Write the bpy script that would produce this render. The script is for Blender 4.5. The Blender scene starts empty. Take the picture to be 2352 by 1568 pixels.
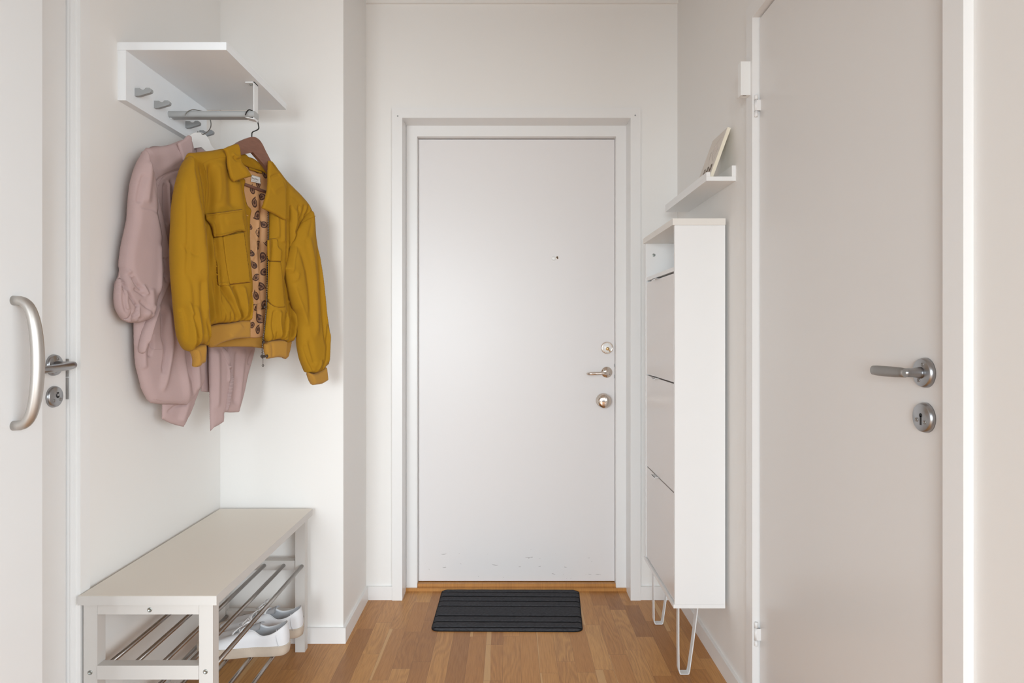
import bpy, bmesh, math, random
import numpy as np
from mathutils import Vector, Matrix, noise as mnoise
from mathutils.geometry import delaunay_2d_cdt

random.seed(7)
F = 1475.0; VX = 1168.0; VY = 760.0; H = 1.145      # lens in pixels, vanishing point, eye height
col = bpy.data.collections.new('hallway'); bpy.context.scene.collection.children.link(col)

# ------------------------------------------------------------------ materials
def new_mat(name):
    m = bpy.data.materials.new(name); m.use_nodes = True
    nt = m.node_tree
    return m, nt, nt.nodes['Principled BSDF']

def mat(name, color, rough=0.5, metal=0.0, bump=0.0, bscale=200.0, var=0.0, vscale=8.0, stretch=(1,1,1), spec=0.5, coat=0.0, sheen=0.0):
    m, nt, b = new_mat(name)
    b.inputs['Base Color'].default_value = (*color, 1)
    b.inputs['Roughness'].default_value = rough
    b.inputs['Metallic'].default_value = metal
    b.inputs['Specular IOR Level'].default_value = spec
    if coat: b.inputs['Coat Weight'].default_value = coat; b.inputs['Coat Roughness'].default_value = 0.15
    if sheen: b.inputs['Sheen Weight'].default_value = sheen; b.inputs['Sheen Roughness'].default_value = 0.4
    tc = nt.nodes.new('ShaderNodeTexCoord'); mp = nt.nodes.new('ShaderNodeMapping')
    mp.inputs['Scale'].default_value = stretch
    nt.links.new(tc.outputs['Object'], mp.inputs['Vector'])
    if bump:
        n = nt.nodes.new('ShaderNodeTexNoise'); n.inputs['Scale'].default_value = bscale; n.inputs['Detail'].default_value = 3
        bp = nt.nodes.new('ShaderNodeBump'); bp.inputs['Strength'].default_value = bump; bp.inputs['Distance'].default_value = 0.001
        nt.links.new(mp.outputs[0], n.inputs['Vector']); nt.links.new(n.outputs['Fac'], bp.inputs['Height'])
        nt.links.new(bp.outputs[0], b.inputs['Normal'])
    if var:
        n2 = nt.nodes.new('ShaderNodeTexNoise'); n2.inputs['Scale'].default_value = vscale; n2.inputs['Detail'].default_value = 4
        nt.links.new(mp.outputs[0], n2.inputs['Vector'])
        mx = nt.nodes.new('ShaderNodeMix'); mx.data_type = 'RGBA'
        mx.inputs['A'].default_value = (*[c*(1-var) for c in color], 1)
        mx.inputs['B'].default_value = (*[min(1, c*(1+var)) for c in color], 1)
        nt.links.new(n2.outputs['Fac'], mx.inputs['Factor']); nt.links.new(mx.outputs['Result'], b.inputs['Base Color'])
    return m

class G:
    """tiny node-maths writer"""
    def __init__(s, nt): s.nt = nt
    def m(s, op, a, b=0.0, c=None):
        n = s.nt.nodes.new('ShaderNodeMath'); n.operation = op
        for i, v in enumerate((a, b, c)):
            if v is None: continue
            if isinstance(v, (int, float)): n.inputs[i].default_value = v
            else: s.nt.links.new(v, n.inputs[i])
        return n.outputs[0]
    def white(s, v):
        n = s.nt.nodes.new('ShaderNodeTexWhiteNoise'); n.noise_dimensions = '1D'
        s.nt.links.new(v, n.inputs['W']); return n.outputs['Value']
    def vec(s, x, y, z):
        n = s.nt.nodes.new('ShaderNodeCombineXYZ')
        for i, v in enumerate((x, y, z)):
            if isinstance(v, (int, float)): n.inputs[i].default_value = v
            else: s.nt.links.new(v, n.inputs[i])
        return n.outputs[0]
    def noise(s, v, scale, detail=3, dist=0.0):
        n = s.nt.nodes.new('ShaderNodeTexNoise'); n.inputs['Scale'].default_value = scale
        n.inputs['Detail'].default_value = detail; n.inputs['Distortion'].default_value = dist
        s.nt.links.new(v, n.inputs['Vector']); return n.outputs['Fac']
    def mix(s, f, a, b):
        n = s.nt.nodes.new('ShaderNodeMix'); n.data_type = 'RGBA'
        for k, v in (('Factor', f), ('A', a), ('B', b)):
            if isinstance(v, (int, float)): n.inputs[k].default_value = v
            elif isinstance(v, tuple): n.inputs[k].default_value = (*v, 1)
            else: s.nt.links.new(v, n.inputs[k])
        return n.outputs['Result']
    def ramp(s, f, stops):
        n = s.nt.nodes.new('ShaderNodeValToRGB'); e = n.color_ramp.elements
        while len(e) < len(stops): e.new(0.5)
        for k, (p, c) in enumerate(stops): e[k].position = p; e[k].color = (*c, 1)
        s.nt.links.new(f, n.inputs[0]); return n.outputs[0]

def parquet(name, wstrip=0.0625, x0=0.0, Lmin=0.24, Lvar=0.26):
    m, nt, b = new_mat(name); g = G(nt)
    tc = nt.nodes.new('ShaderNodeTexCoord'); sp = nt.nodes.new('ShaderNodeSeparateXYZ')
    nt.links.new(tc.outputs['Object'], sp.inputs[0]); x, y = sp.outputs[0], sp.outputs[1]
    xs = g.m('DIVIDE', g.m('ADD', x, x0), wstrip); c = g.m('FLOOR', xs); fx = g.m('FRACT', xs)
    r1 = g.white(g.m('ADD', c, 3.3)); r2 = g.white(g.m('ADD', c, 91.7))
    L = g.m('MULTIPLY_ADD', r1, Lvar, Lmin)
    ys = g.m('ADD', g.m('DIVIDE', y, L), g.m('MULTIPLY', r2, 7.0)); row = g.m('FLOOR', ys); fy = g.m('FRACT', ys)
    pid = g.m('MULTIPLY_ADD', c, 37.13, g.m('MULTIPLY', row, 13.71))
    ra = g.white(pid); rb = g.white(g.m('ADD', pid, 5.5)); rc = g.white(g.m('ADD', pid, 9.25))
    base = g.ramp(ra, [(0.0, (0.37, 0.160, 0.042)), (0.25, (0.45, 0.200, 0.053)), (0.6, (0.53, 0.250, 0.070)), (0.85, (0.58, 0.29, 0.088)), (1.0, (0.64, 0.34, 0.115))])
    off = g.m('MULTIPLY', rb, 40.0)
    wav = g.noise(g.vec(g.m('MULTIPLY', x, 9.0), g.m('MULTIPLY', y, 1.6), off), 1.0, 2)
    ring = g.m('SINE', g.m('ADD', g.m('MULTIPLY', wav, 95.0), g.m('MULTIPLY', x, 60.0)))
    ringn = g.m('MULTIPLY_ADD', ring, 0.5, 0.5)
    fine = g.noise(g.vec(g.m('MULTIPLY', x, 420.0), g.m('MULTIPLY', y, 14.0), off), 1.0, 3)
    blot = g.noise(g.vec(g.m('MULTIPLY', x, 14.0), g.m('MULTIPLY', y, 5.0), off), 1.0, 3)
    dark = g.m('MULTIPLY', g.m('MULTIPLY', ringn, g.m('MULTIPLY', rc, 0.24)), 1.0)
    dark = g.m('ADD', dark, g.m('MULTIPLY', g.m('SUBTRACT', fine, 0.42), 0.9))
    dark = g.m('ADD', dark, g.m('MULTIPLY', g.m('SUBTRACT', blot, 0.5), 0.25))
    dark = g.m('MAXIMUM', g.m('MINIMUM', dark, 0.7), -0.0)
    c1 = g.mix(dark, base, (0.17, 0.055, 0.014))
    # pale sapwood edge on some staves
    sap = g.m('MULTIPLY', g.m('GREATER_THAN', rb, 0.80), g.m('LESS_THAN', g.m('ADD', fx, g.m('MULTIPLY', g.m('SUBTRACT', wav, 0.5), 0.5)), g.m('MULTIPLY_ADD', rc, 0.35, 0.05)))
    c2 = g.mix(g.m('MULTIPLY', sap, 0.8), c1, (0.62, 0.37, 0.16))
    jx = g.m('LESS_THAN', g.m('MINIMUM', fx, g.m('SUBTRACT', 1.0, fx)), 0.007)
    jy = g.m('LESS_THAN', g.m('MULTIPLY', g.m('MINIMUM', fy, g.m('SUBTRACT', 1.0, fy)), L), 0.0006)
    j = g.m('MAXIMUM', jx, jy)
    c3 = g.mix(g.m('MULTIPLY', j, 0.55), c2, (0.09, 0.035, 0.012))
    nt.links.new(c3, b.inputs['Base Color'])
    nt.links.new(g.m('MULTIPLY_ADD', fine, 0.2, 0.30), b.inputs['Roughness'])
    bp = nt.nodes.new('ShaderNodeBump'); bp.inputs['Strength'].default_value = 0.15; bp.inputs['Distance'].default_value = 0.001
    nt.links.new(g.m('SUBTRACT', fine, g.m('MULTIPLY', j, 2.0)), bp.inputs['Height']); nt.links.new(bp.outputs[0], b.inputs['Normal'])
    return m

def fabric(name, color, weave=900.0, wr=0.35, rough=0.85, rib=0.0, sheen=0.03):
    m, nt, b = new_mat(name); g = G(nt)
    tc = nt.nodes.new('ShaderNodeTexCoord'); v = tc.outputs['Object']
    big = g.noise(v, 7.0, 4); mid = g.noise(v, 34.0, 3, 0.6); fine = g.noise(v, weave, 2)
    cc = g.mix(g.m('MULTIPLY_ADD', big, 0.6, g.m('MULTIPLY', fine, 0.4)), tuple(c*0.88 for c in color), tuple(min(1, c*1.12) for c in color))
    nt.links.new(cc, b.inputs['Base Color']); b.inputs['Roughness'].default_value = rough
    b.inputs['Specular IOR Level'].default_value = 0.2
    b.inputs['Sheen Weight'].default_value = sheen; b.inputs['Sheen Roughness'].default_value = 0.5
    h = g.m('ADD', g.m('MULTIPLY', fine, 0.25), g.m('MULTIPLY', mid, wr*6.0))
    if rib:
        sp = nt.nodes.new('ShaderNodeSeparateXYZ'); nt.links.new(v, sp.inputs[0])
        s = g.m('SINE', g.m('MULTIPLY', g.m('ADD', sp.outputs[0], g.m('MULTIPLY', sp.outputs[1], 1.6)), rib))
        h = g.m('ADD', h, g.m('MULTIPLY', s, 0.35))
    bp = nt.nodes.new('ShaderNodeBump'); bp.inputs['Strength'].default_value = 0.55; bp.inputs['Distance'].default_value = 0.001
    nt.links.new(h, bp.inputs['Height']); nt.links.new(bp.outputs[0], b.inputs['Normal'])
    return m

def scuffed_paint(name, color, rough):
    m, nt, b = new_mat(name); g = G(nt)
    tc = nt.nodes.new('ShaderNodeTexCoord'); sp = nt.nodes.new('ShaderNodeSeparateXYZ'); nt.links.new(tc.outputs['Object'], sp.inputs[0])
    x, y, z = sp.outputs
    n = g.noise(g.vec(g.m('MULTIPLY', x, 26.0), 0.0, g.m('MULTIPLY', z, 95.0)), 1.0, 2, 0.6)
    band = g.m('MULTIPLY', g.m('LESS_THAN', z, 0.17), g.m('GREATER_THAN', z, 0.035))
    s = g.m('MULTIPLY', g.m('GREATER_THAN', n, 0.71), band)
    nt.links.new(g.mix(g.m('MULTIPLY', s, 0.6), color, (0.33, 0.30, 0.30)), b.inputs['Base Color'])
    b.inputs['Roughness'].default_value = rough
    f = g.noise(tc.outputs['Object'], 90.0, 3)
    bp = nt.nodes.new('ShaderNodeBump'); bp.inputs['Strength'].default_value = 0.12; bp.inputs['Distance'].default_value = 0.001
    nt.links.new(f, bp.inputs['Height']); nt.links.new(bp.outputs[0], b.inputs['Normal'])
    return m

M = {}
M['wall'] = mat('wall_paint', (0.84, 0.825, 0.805), 0.62, bump=0.12, bscale=160)
M['ceiling'] = mat('ceiling_paint', (0.62, 0.60, 0.585), 0.8, bump=0.1)
M['trim'] = mat('trim_paint', (0.83, 0.825, 0.82), 0.35, bump=0.05, bscale=60)
M['entry'] = scuffed_paint('entry_door_paint', (0.79, 0.77, 0.77), 0.36)
M['leaf'] = mat('inner_door_paint', (0.75, 0.73, 0.715), 0.24, bump=0.04, bscale=40)
M['leafl'] = mat('cool_door_paint', (0.78, 0.785, 0.79), 0.3, bump=0.04, bscale=40)
M['gapg'] = mat('grey_gap', (0.42, 0.40, 0.39), 0.8)
M['gap'] = mat('dark_gap', (0.05, 0.045, 0.04), 0.9)
M['floor'] = parquet('oak_parquet', x0=0.02)
M['oak'] = parquet('oak_threshold', wstrip=2.0, x0=1.0, Lmin=3, Lvar=1)
M['steel'] = mat('satin_steel', (0.42, 0.42, 0.43), 0.32, 1.0, bump=0.03, bscale=500)
M['steelm'] = mat('matt_steel_grip', (0.36, 0.35, 0.34), 0.5, 1.0)
M['alu'] = mat('champagne_satin_metal', (0.56, 0.53, 0.50), 0.48, 1.0)
M['chrome'] = mat('warm_chrome', (0.78, 0.70, 0.63), 0.12, 1.0)
M['brass'] = mat('brass', (0.70, 0.45, 0.20), 0.25, 1.0)
M['black'] = mat('black_hole', (0.015, 0.014, 0.014), 0.7)
M['rackw'] = mat('rack_white', (0.87, 0.90, 0.93), 0.42, bump=0.05, bscale=30, var=0.03, vscale=6)
M['rackg'] = mat('rack_grey_plastic', (0.36, 0.375, 0.385), 0.5)
M['rodg'] = mat('rod_grey_paint', (0.42, 0.435, 0.44), 0.38)
M['benchw'] = mat('bench_white', (0.61, 0.585, 0.56), 0.38, bump=0.03)
M['bencht'] = mat('bench_top_beige', (0.78, 0.715, 0.63), 0.36, bump=0.03)
M['rodm'] = mat('brushed_rod', (0.42, 0.39, 0.37), 0.28, 1.0)
M['screw'] = mat('zinc_screw', (0.45, 0.48, 0.46), 0.35, 1.0)
M['cabw'] = mat('cabinet_white', (0.88, 0.88, 0.88), 0.34)
M['cabf'] = mat('cabinet_front', (0.78, 0.745, 0.73), 0.27)
M['cabt'] = mat('cabinet_top_cream', (0.82, 0.785, 0.74), 0.4)
M['legw'] = mat('leg_white_metal', (0.78, 0.79, 0.80), 0.35)
M['plast'] = mat('white_plastic', (0.86, 0.86, 0.85), 0.3)
M['cream'] = mat('cream_edge', (0.86, 0.80, 0.66), 0.5)
M['print'] = mat('print_paper', (0.74, 0.68, 0.62), 0.6)
M['ink'] = mat('print_ink', (0.56, 0.49, 0.45), 0.7)
M['inkb'] = mat('print_ink_brown', (0.13, 0.085, 0.05), 0.7)
M['mat'] = mat('charcoal_rib', (0.058, 0.059, 0.066), 0.95, bump=1.0, bscale=900, var=0.6, vscale=260, stretch=(0.35, 1, 1), spec=0.15)
M['matr'] = mat('mat_rubber', (0.012, 0.012, 0.014), 0.85, spec=0.2)
YEL = (0.350, 0.178, 0.008)
M['yel'] = fabric('mustard_twill', YEL, wr=0.10)
M['yrib'] = fabric('mustard_knit', (0.43, 0.220, 0.038), wr=0.1, rib=2600.0, sheen=0.08)
M['lin'] = fabric('peach_lining', (0.62, 0.345, 0.165), wr=0.5, rough=0.5)
M['pai'] = mat('paisley_dark', (0.075, 0.032, 0.020), 0.7)
M['pai2'] = mat('paisley_mid', (0.30, 0.155, 0.085), 0.7)
M['pink'] = fabric('dusty_pink_cloth', (0.475, 0.345, 0.335), wr=0.08)
M['tag'] = mat('white_tag', (0.78, 0.78, 0.76), 0.7)
M['walnut'] = mat('brown_wood', (0.20, 0.095, 0.066), 0.4, var=0.25, vscale=14, stretch=(3, 3, 12))
M['whang'] = mat('white_hanger_paint', (0.84, 0.83, 0.82), 0.4)
M['wire'] = mat('dark_wire', (0.03, 0.03, 0.03), 0.35, 0.6)
M['wireb'] = mat('grey_wire', (0.35, 0.34, 0.32), 0.3, 1.0)
M['zip'] = mat('zip_metal', (0.12, 0.10, 0.09), 0.35, 0.9)
M['leather'] = mat('white_leather', (0.76, 0.77, 0.80), 0.45, bump=0.1, bscale=260)
M['shoein'] = mat('shoe_lining', (0.66, 0.68, 0.72), 0.7, bump=0.1)
M['sole'] = mat('tan_rubber', (0.52, 0.44, 0.36), 0.6, var=0.18, vscale=30)
M['insole'] = mat('grey_insole', (0.30, 0.27, 0.26), 0.8)
M['lace'] = mat('white_lace', (0.78, 0.78, 0.79), 0.8, bump=0.4, bscale=900)

# ------------------------------------------------------------------ mesh helpers
def box(bm, x0, x1, y0, y1, z0, z1, mi=0):
    v = [bm.verts.new(p) for p in ((x0,y0,z0),(x1,y0,z0),(x1,y1,z0),(x0,y1,z0),(x0,y0,z1),(x1,y0,z1),(x1,y1,z1),(x0,y1,z1))]
    for f in ((0,3,2,1),(4,5,6,7),(0,1,5,4),(1,2,6,5),(2,3,7,6),(3,0,4,7)):
        bm.faces.new([v[i] for i in f]).material_index = mi
    return v

def tube(bm, pts, r, n=12, closed=False, r2=None, up=None, caps=True, mi=0):
    pts = [Vector(p) for p in pts]; rings = []
    N = len(pts); rr = r if hasattr(r, '__len__') else [r]*N; rr2 = rr if r2 is None else (r2 if hasattr(r2, '__len__') else [r2]*N)
    prev = None
    for i, p in enumerate(pts):
        if closed: t = pts[(i+1) % N]-pts[i-1]
        else: t = pts[min(i+1, N-1)]-pts[max(i-1, 0)]
        t.normalize()
        if prev is None:
            a = Vector(up) if up else (Vector((0,0,1)) if abs(t.z) < 0.9 else Vector((1,0,0)))
            a = (a-t*a.dot(t)).normalized()
        else: a = (prev-t*prev.dot(t)).normalized()
        prev = a; b = t.cross(a)
        rings.append([bm.verts.new(p+a*(rr[i]*math.cos(2*math.pi*k/n))+b*(rr2[i]*math.sin(2*math.pi*k/n))) for k in range(n)])
    for i in range(N if closed else N-1):
        A, B = rings[i], rings[(i+1) % N]
        for k in range(n):
            f = bm.faces.new((A[k], A[(k+1) % n], B[(k+1) % n], B[k])); f.smooth = True; f.material_index = mi
    if caps and not closed:
        bm.faces.new(rings[0][::-1]).material_index = mi; bm.faces.new(rings[-1]).material_index = mi

def lathe(bm, prof, origin, axis, n=40, mi=0):
    """prof: (radius, height along axis)"""
    axis = Vector(axis).normalized(); o = Vector(origin)
    a = (Vector((0,0,1)) if abs(axis.z) < 0.9 else Vector((1,0,0))); a = (a-axis*a.dot(axis)).normalized(); b = axis.cross(a)
    rings = []
    for r, h in prof:
        if r < 1e-6: rings.append([bm.verts.new(o+axis*h)])
        else: rings.append([bm.verts.new(o+axis*h+a*(r*math.cos(2*math.pi*k/n))+b*(r*math.sin(2*math.pi*k/n))) for k in range(n)])
    for A, B in zip(rings, rings[1:]):
        for k in range(n):
            k2 = (k+1) % n
            if len(A) == 1 and len(B) == 1: continue
            if len(A) == 1: vs = (A[0], B[k2], B[k])
            elif len(B) == 1: vs = (A[k], A[k2], B[0])
            else: vs = (A[k], A[k2], B[k2], B[k])
            f = bm.faces.new(vs); f.smooth = True; f.material_index = mi
    if len(rings[0]) > 1: bm.faces.new(rings[0][::-1]).material_index = mi
    if len(rings[-1]) > 1: bm.faces.new(rings[-1]).material_index = mi

def prism(bm, poly, thick, mi=0):
    """poly: 3D points in a plane; thick: vector"""
    t = Vector(thick); A = [bm.verts.new(Vector(p)) for p in poly]; B = [bm.verts.new(Vector(p)+t) for p in poly]
    n = len(A)
    bm.faces.new(A[::-1]).material_index = mi; bm.faces.new(B).material_index = mi
    for k in range(n): bm.faces.new((A[k], A[(k+1) % n], B[(k+1) % n], B[k])).material_index = mi

def obj(name, bm, mats, parent=None, bevel=0.0, seg=2, recalc=True, autosmooth=True):
    if bevel:
        es = [e for e in bm.edges if len(e.link_faces) == 2 and e.calc_face_angle(0) > 0.6]
        bmesh.ops.bevel(bm, geom=es, offset=bevel, segments=seg, profile=0.5, affect='EDGES', clamp_overlap=True)
    if recalc: bmesh.ops.recalc_face_normals(bm, faces=bm.faces)
    me = bpy.data.meshes.new(name)
    bm.to_mesh(me); bm.free()
    for m in (mats if isinstance(mats, (list, tuple)) else [mats]): me.materials.append(m)
    o = bpy.data.objects.new(name, me); col.objects.link(o)
    if parent:
        o.parent = parent
        o.matrix_parent_inverse = Matrix.Identity(4)
        # child coordinates are relative to the thing's base
        T = world_of(parent)
        me.transform(T.inverted())
    return o

_W = {}
def world_of(o):
    m = Matrix.Identity(4)
    while o: m = Matrix.LocRotScale(o.location, o.rotation_euler, o.scale) @ m; o = o.parent
    return m

def thing(name, label, cat, loc=(0,0,0), group=None):
    o = bpy.data.objects.new(name, None); col.objects.link(o); o.location = loc; o.empty_display_size = 0.05
    o['label'] = label; o['category'] = cat
    if group: o['group'] = group
    return o
def tag(o, label, cat, group=None):
    o['label'] = label; o['category'] = cat
    if group: o['group'] = group
    return o
def struct(name, bm, m, parent=None, **k):
    o = obj(name, bm, m, parent, **k)
    if not parent: o['kind'] = 'structure'
    return o
def B(*a): 
    bm = bmesh.new(); box(bm, *a); return bm

# ------------------------------------------------------------------ the shell
XL = -1.061; XR = 0.722; YB = 2.745; YS = 2.364; XS = -0.608; ZC = 2.553; YR = 0.30
struct('floor', B(-2.6, 2.4, -3.4, 3.05, -0.05, 0.0), M['floor'])
struct('ceiling', B(-2.6, 2.4, -2.6, 2.9, ZC, ZC+0.1), M['ceiling'])
# entrance wall with its opening
bm = bmesh.new()
OX0, OX1, OZ = -0.4615, 0.5285, 2.060
box(bm, XS-0.02, OX0, YB, YB+0.25, 0, ZC); box(bm, OX1, XR+0.15, YB, YB+0.25, 0, ZC); box(bm, OX0, OX1, YB, YB+0.25, OZ, ZC)
struct('wall_back', bm, M['wall'])
bm = bmesh.new(); box(bm, XL-0.15, XS, YS, YB+0.25, 0, ZC)
struct('wall_niche', bm, M['wall'])
bm = bmesh.new()
box(bm, XL-0.15, XL, 1.600, YS, 0, ZC); box(bm, XL-0.15, XL, YR-0.15, 0.72, 0, ZC); box(bm, XL-0.15, XL, 0.72, 1.600, 2.09, ZC)
struct('wall_left', bm, M['wall'])
bm = bmesh.new()
box(bm, XR, XR+0.15, 1.90, YB, 0, ZC); box(bm, XR, XR+0.15, 0.84, 1.005, 0, ZC); box(bm, XR, XR+0.15, 1.005, 1.90, 2.09, ZC)
struct('wall_right', bm, M['wall'])
# baseboards
bt, bh = 0.011, 0.057
def baseb(name, a, b_):
    bm = bmesh.new()
    for p in a: box(bm, *p)
    struct(name, bm, M['trim'], bevel=0.002)
baseb('baseboard_back', [(XS+bt, -0.496, YB-bt, YB, 0.0, bh), (0.5625, XR-bt, YB-bt, YB, 0.0, bh)], 0)
baseb('baseboard_niche', [(XL+bt, XS+bt, YS-bt, YS, 0.0, bh), (XS, XS+bt, YS, YB, 0.0, bh)], 0)
baseb('baseboard_left', [(XL, XL+bt, 1.612, YS-bt, 0.0, bh)], 0)
baseb('baseboard_right', [(XR-bt, XR, 1.909, YB-bt, 0.0, bh)], 0)
# unseen header behind the viewer, added to shade the upper entrance wall
struct('light_cutoff_header', B(-2.6, 2.4, -0.60, -0.45, 1.95, ZC), M['wall'])
# the adjoining room's side wall, out of frame, open around the added side light
bm = bmesh.new(); box(bm, 2.06, 2.20, 0.62, 2.20, 0, ZC); box(bm, 2.06, 2.20, -0.62, 0.62, 0, 0.62); box(bm, 2.06, 2.20, -0.62, 0.62, 1.88, ZC)
struct('wall_side_room', bm, M['wall'])
bm = bmesh.new()
for a in ((-0.62, -0.57, 0.62, 1.88), (0.57, 0.62, 0.62, 1.88), (-0.57, 0.57, 0.62, 0.67), (-0.57, 0.57, 1.83, 1.88), (-0.02, 0.02, 0.67, 1.83)): box(bm, 1.975, 2.09, *a)
struct('fill_light_frame', bm, M['trim'], bevel=0.003)  # frame and mullion made up around the added side light
# slim cove where ceiling meets the entrance wall
struct('trim_1', B(XS, XR, YB-0.012, YB, ZC-0.012, ZC), M['wall'])

def hollow(bm, x0, x1, z0, z1, w, y0, y1):
    """three-sided casing of width w around an opening seen in XZ with mitred corners"""
    for poly in (((x0-w, z0), (x0, z0), (x0, z1), (x0-w, z1+w)), ((x1, z0), (x1+w, z0), (x1+w, z1+w), (x1, z1)), ((x0-w, z1+w), (x0, z1), (x1, z1), (x1+w, z1+w))):
        prism(bm, [(px, y0, pz) for px, pz in poly], (0, y1-y0, 0))
# ---- entrance door: casing, frame, leaf
d1 = bpy.data.objects.new('door_1', None); col.objects.link(d1); d1['kind'] = 'structure'; d1.location = (0.035, 2.87, 0)
bm = bmesh.new(); hollow(bm, -0.452, 0.519, 0.0, 2.051, 0.0432, 2.730, YB); obj('casing', bm, M['trim'], d1, bevel=0.0012)
bm = bmesh.new(); hollow(bm, -0.452, 0.519, 0.0, 2.051, 0.009, YB, 2.835); obj('jamb_lining', bm, M['trim'], d1)
bm = bmesh.new(); hollow(bm, -0.4036, 0.4747, 0.0, 2.004, 0.0475, 2.835, 2.93); obj('frame', bm, M['trim'], d1, bevel=0.0012)
obj('leaf', B(-0.4026, 0.4735, 2.870, 2.915, 0.029, 2.0005), M['entry'], d1, bevel=0.0015)
obj('gap_backing', B(-0.4036, 0.4747, 2.9155, 2.93, 0.0, 2.004), M['gapg'], d1)  # grey sheet behind the leaf gives the gap its shade tone
bm = bmesh.new()
box(bm, -0.4036, 0.4747, 2.846, 2.96, 0.0, 0.0255); box(bm, -0.452, 0.519, 2.826, 2.846, 0.0, 0.013)
thr = obj('threshold', bm, M['oak'], d1, bevel=0.004, seg=3)
bm = bmesh.new()
for px, py in ((913.5, 266.5), (1459, 265)):
    Yc = 2.7305; lathe(bm, [(0.0035, 0), (0.0035, 0.0006), (0, 0.0008)], ((px-VX)/F*Yc, Yc, H-(py-VY)/F*Yc), (0, -1, 0), 16)
obj('casing_nail', bm, M['rackg'], d1)
def at(px, py, Y): return Vector(((px-VX)/F*Y, Y, H-(py-VY)/F*Y))
# upper lock
c = at(1394, 798.5, 2.87)
bm = bmesh.new(); lathe(bm, [(0.0275, 0), (0.0275, 0.004), (0.025, 0.009), (0.021, 0.0105), (0.0205, 0.009)], c, (0,-1,0)); lk = obj('lock_ring', bm, M['chrome'], d1)
bm = bmesh.new(); lathe(bm, [(0.0205, 0.0), (0.0205, 0.012), (0.0195, 0.013), (0, 0.013)], c, (0,-1,0)); obj('lock_face', bm, M['plast'], lk)
bm = bmesh.new(); lathe(bm, [(0.0075, 0), (0.0075, 0.018), (0.006, 0.020), (0, 0.020)], c+Vector((0.001, 0, -0.004)), (0,-1,0)); obj('cylinder_plug', bm, M['brass'], lk)
bm = bmesh.new(); tube(bm, [c+Vector((0.004,-0.014,-0.007)), c+Vector((0.013,-0.016,-0.017))], 0.0025, 8); obj('key_stub', bm, M['brass'], lk)
# lever
c = at(1393.5, 854.5, 2.87)
hd = bm = bmesh.new(); lathe(bm, [(0.0245, 0), (0.0245, 0.004), (0.0235, 0.006), (0, 0.006)], c, (0,-1,0)); hd = obj('handle_rose', bm, M['chrome'], d1)
bm = bmesh.new(); pts = [c+Vector(p) for p in ((0.002,0,0),(0.002,-0.030,0),(0.001,-0.040,0),(-0.006,-0.048,-0.0005),(-0.02,-0.050,-0.001),(-0.05,-0.051,-0.003),(-0.075,-0.051,-0.004),(-0.092,-0.048,-0.004),(-0.094,-0.046,-0.004))]
tube(bm, pts, [0.0065,0.0065,0.0065,0.0065,0.0062,0.0068,0.0072,0.006,0.003], 16); obj('lever', bm, M['chrome'], hd)
bm = bmesh.new()
for dx, dz in ((-0.012, 0.009), (0.013, -0.010)): lathe(bm, [(0.003, 0), (0.003, 0.0072), (0, 0.0072)], c+Vector((dx, 0, dz)), (0,-1,0), 12)
obj('rose_screw', bm, M['rackg'], hd)
# knob
c = at(1385, 919, 2.87)
bm = bmesh.new(); lathe(bm, [(0.031, 0), (0.032, 0.003), (0.0255, 0.008), (0.015, 0.013), (0.015, 0.02), (0.024, 0.026), (0.0305, 0.034), (0.0315, 0.040), (0.0285, 0.0455), (0.020, 0.049), (0.010, 0.0505), (0, 0.051)], c, (0,-1,0)); obj('door_knob', bm, M['chrome'], d1)
# spy hole
c = at(1272, 593, 2.87)
bm = bmesh.new(); lathe(bm, [(0.0095, 0), (0.0095, 0.003), (0.008, 0.004), (0, 0.0042)], c, (0,-1,0), 24); sp = obj('spyhole_cover', bm, M['plast'], d1)
c = at(1280, 591.5, 2.87)
bm = bmesh.new(); lathe(bm, [(0.0065, 0), (0.0065, 0.003), (0.0052, 0.004), (0.0048, 0.003), (0, 0.003)], c, (0,-1,0), 24); obj('spyhole_ring', bm, M['chrome'], sp)
bm = bmesh.new(); lathe(bm, [(0.0045, 0), (0.0045, 0.0034), (0, 0.0036)], c, (0,-1,0), 24); obj('spyhole_lens', bm, M['inkb'], sp)
bm = bmesh.new(); box(bm, 0.4716, 0.4745, 2.866, 2.8695, 0.985, 0.998); box(bm, 0.4716, 0.4745, 2.866, 2.8695, 0.935, 0.95)
obj('strike_edge', bm, M['rackg'], d1)

# ---- right-hand door
d2 = bpy.data.objects.new('door_2', None); col.objects.link(d2); d2['kind'] = 'structure'; d2.location = (0.727, 1.45, 0)
def casing_x(bm, xa, xb, y0, y1, z0, z1, w):
    for poly in (((y0-w, z0), (y0, z0), (y0, z1), (y0-w, z1+w)), ((y1, z0), (y1+w, z0), (y1+w, z1+w), (y1, z1)), ((y0-w, z1+w), (y0, z1), (y1, z1), (y1+w, z1+w))):
        prism(bm, [(xa, py, pz) for py, pz in poly], (xb-xa, 0, 0))
bm = bmesh.new(); casing_x(bm, 0.706, XR, 1.0445, 1.860, 0.0, 2.053, 0.0475); obj('casing', bm, M['trim'], d2, bevel=0.0012)
bm = bmesh.new(); casing_x(bm, XR, 0.80, 1.0445, 1.860, 0.0, 2.053, 0.037); obj('jamb_lining', bm, M['trim'], d2)
obj('leaf', B(0.727, 0.767, 1.0475, 1.8575, 0.006, 2.0485), M['leaf'], d2, bevel=0.0015)
obj('gap_backing', B(0.77, 0.80, 1.0445, 1.860, 0.0, 2.053), M['gap'], d2)  # dark sheet behind the leaf stands in for shade in the gap
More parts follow.
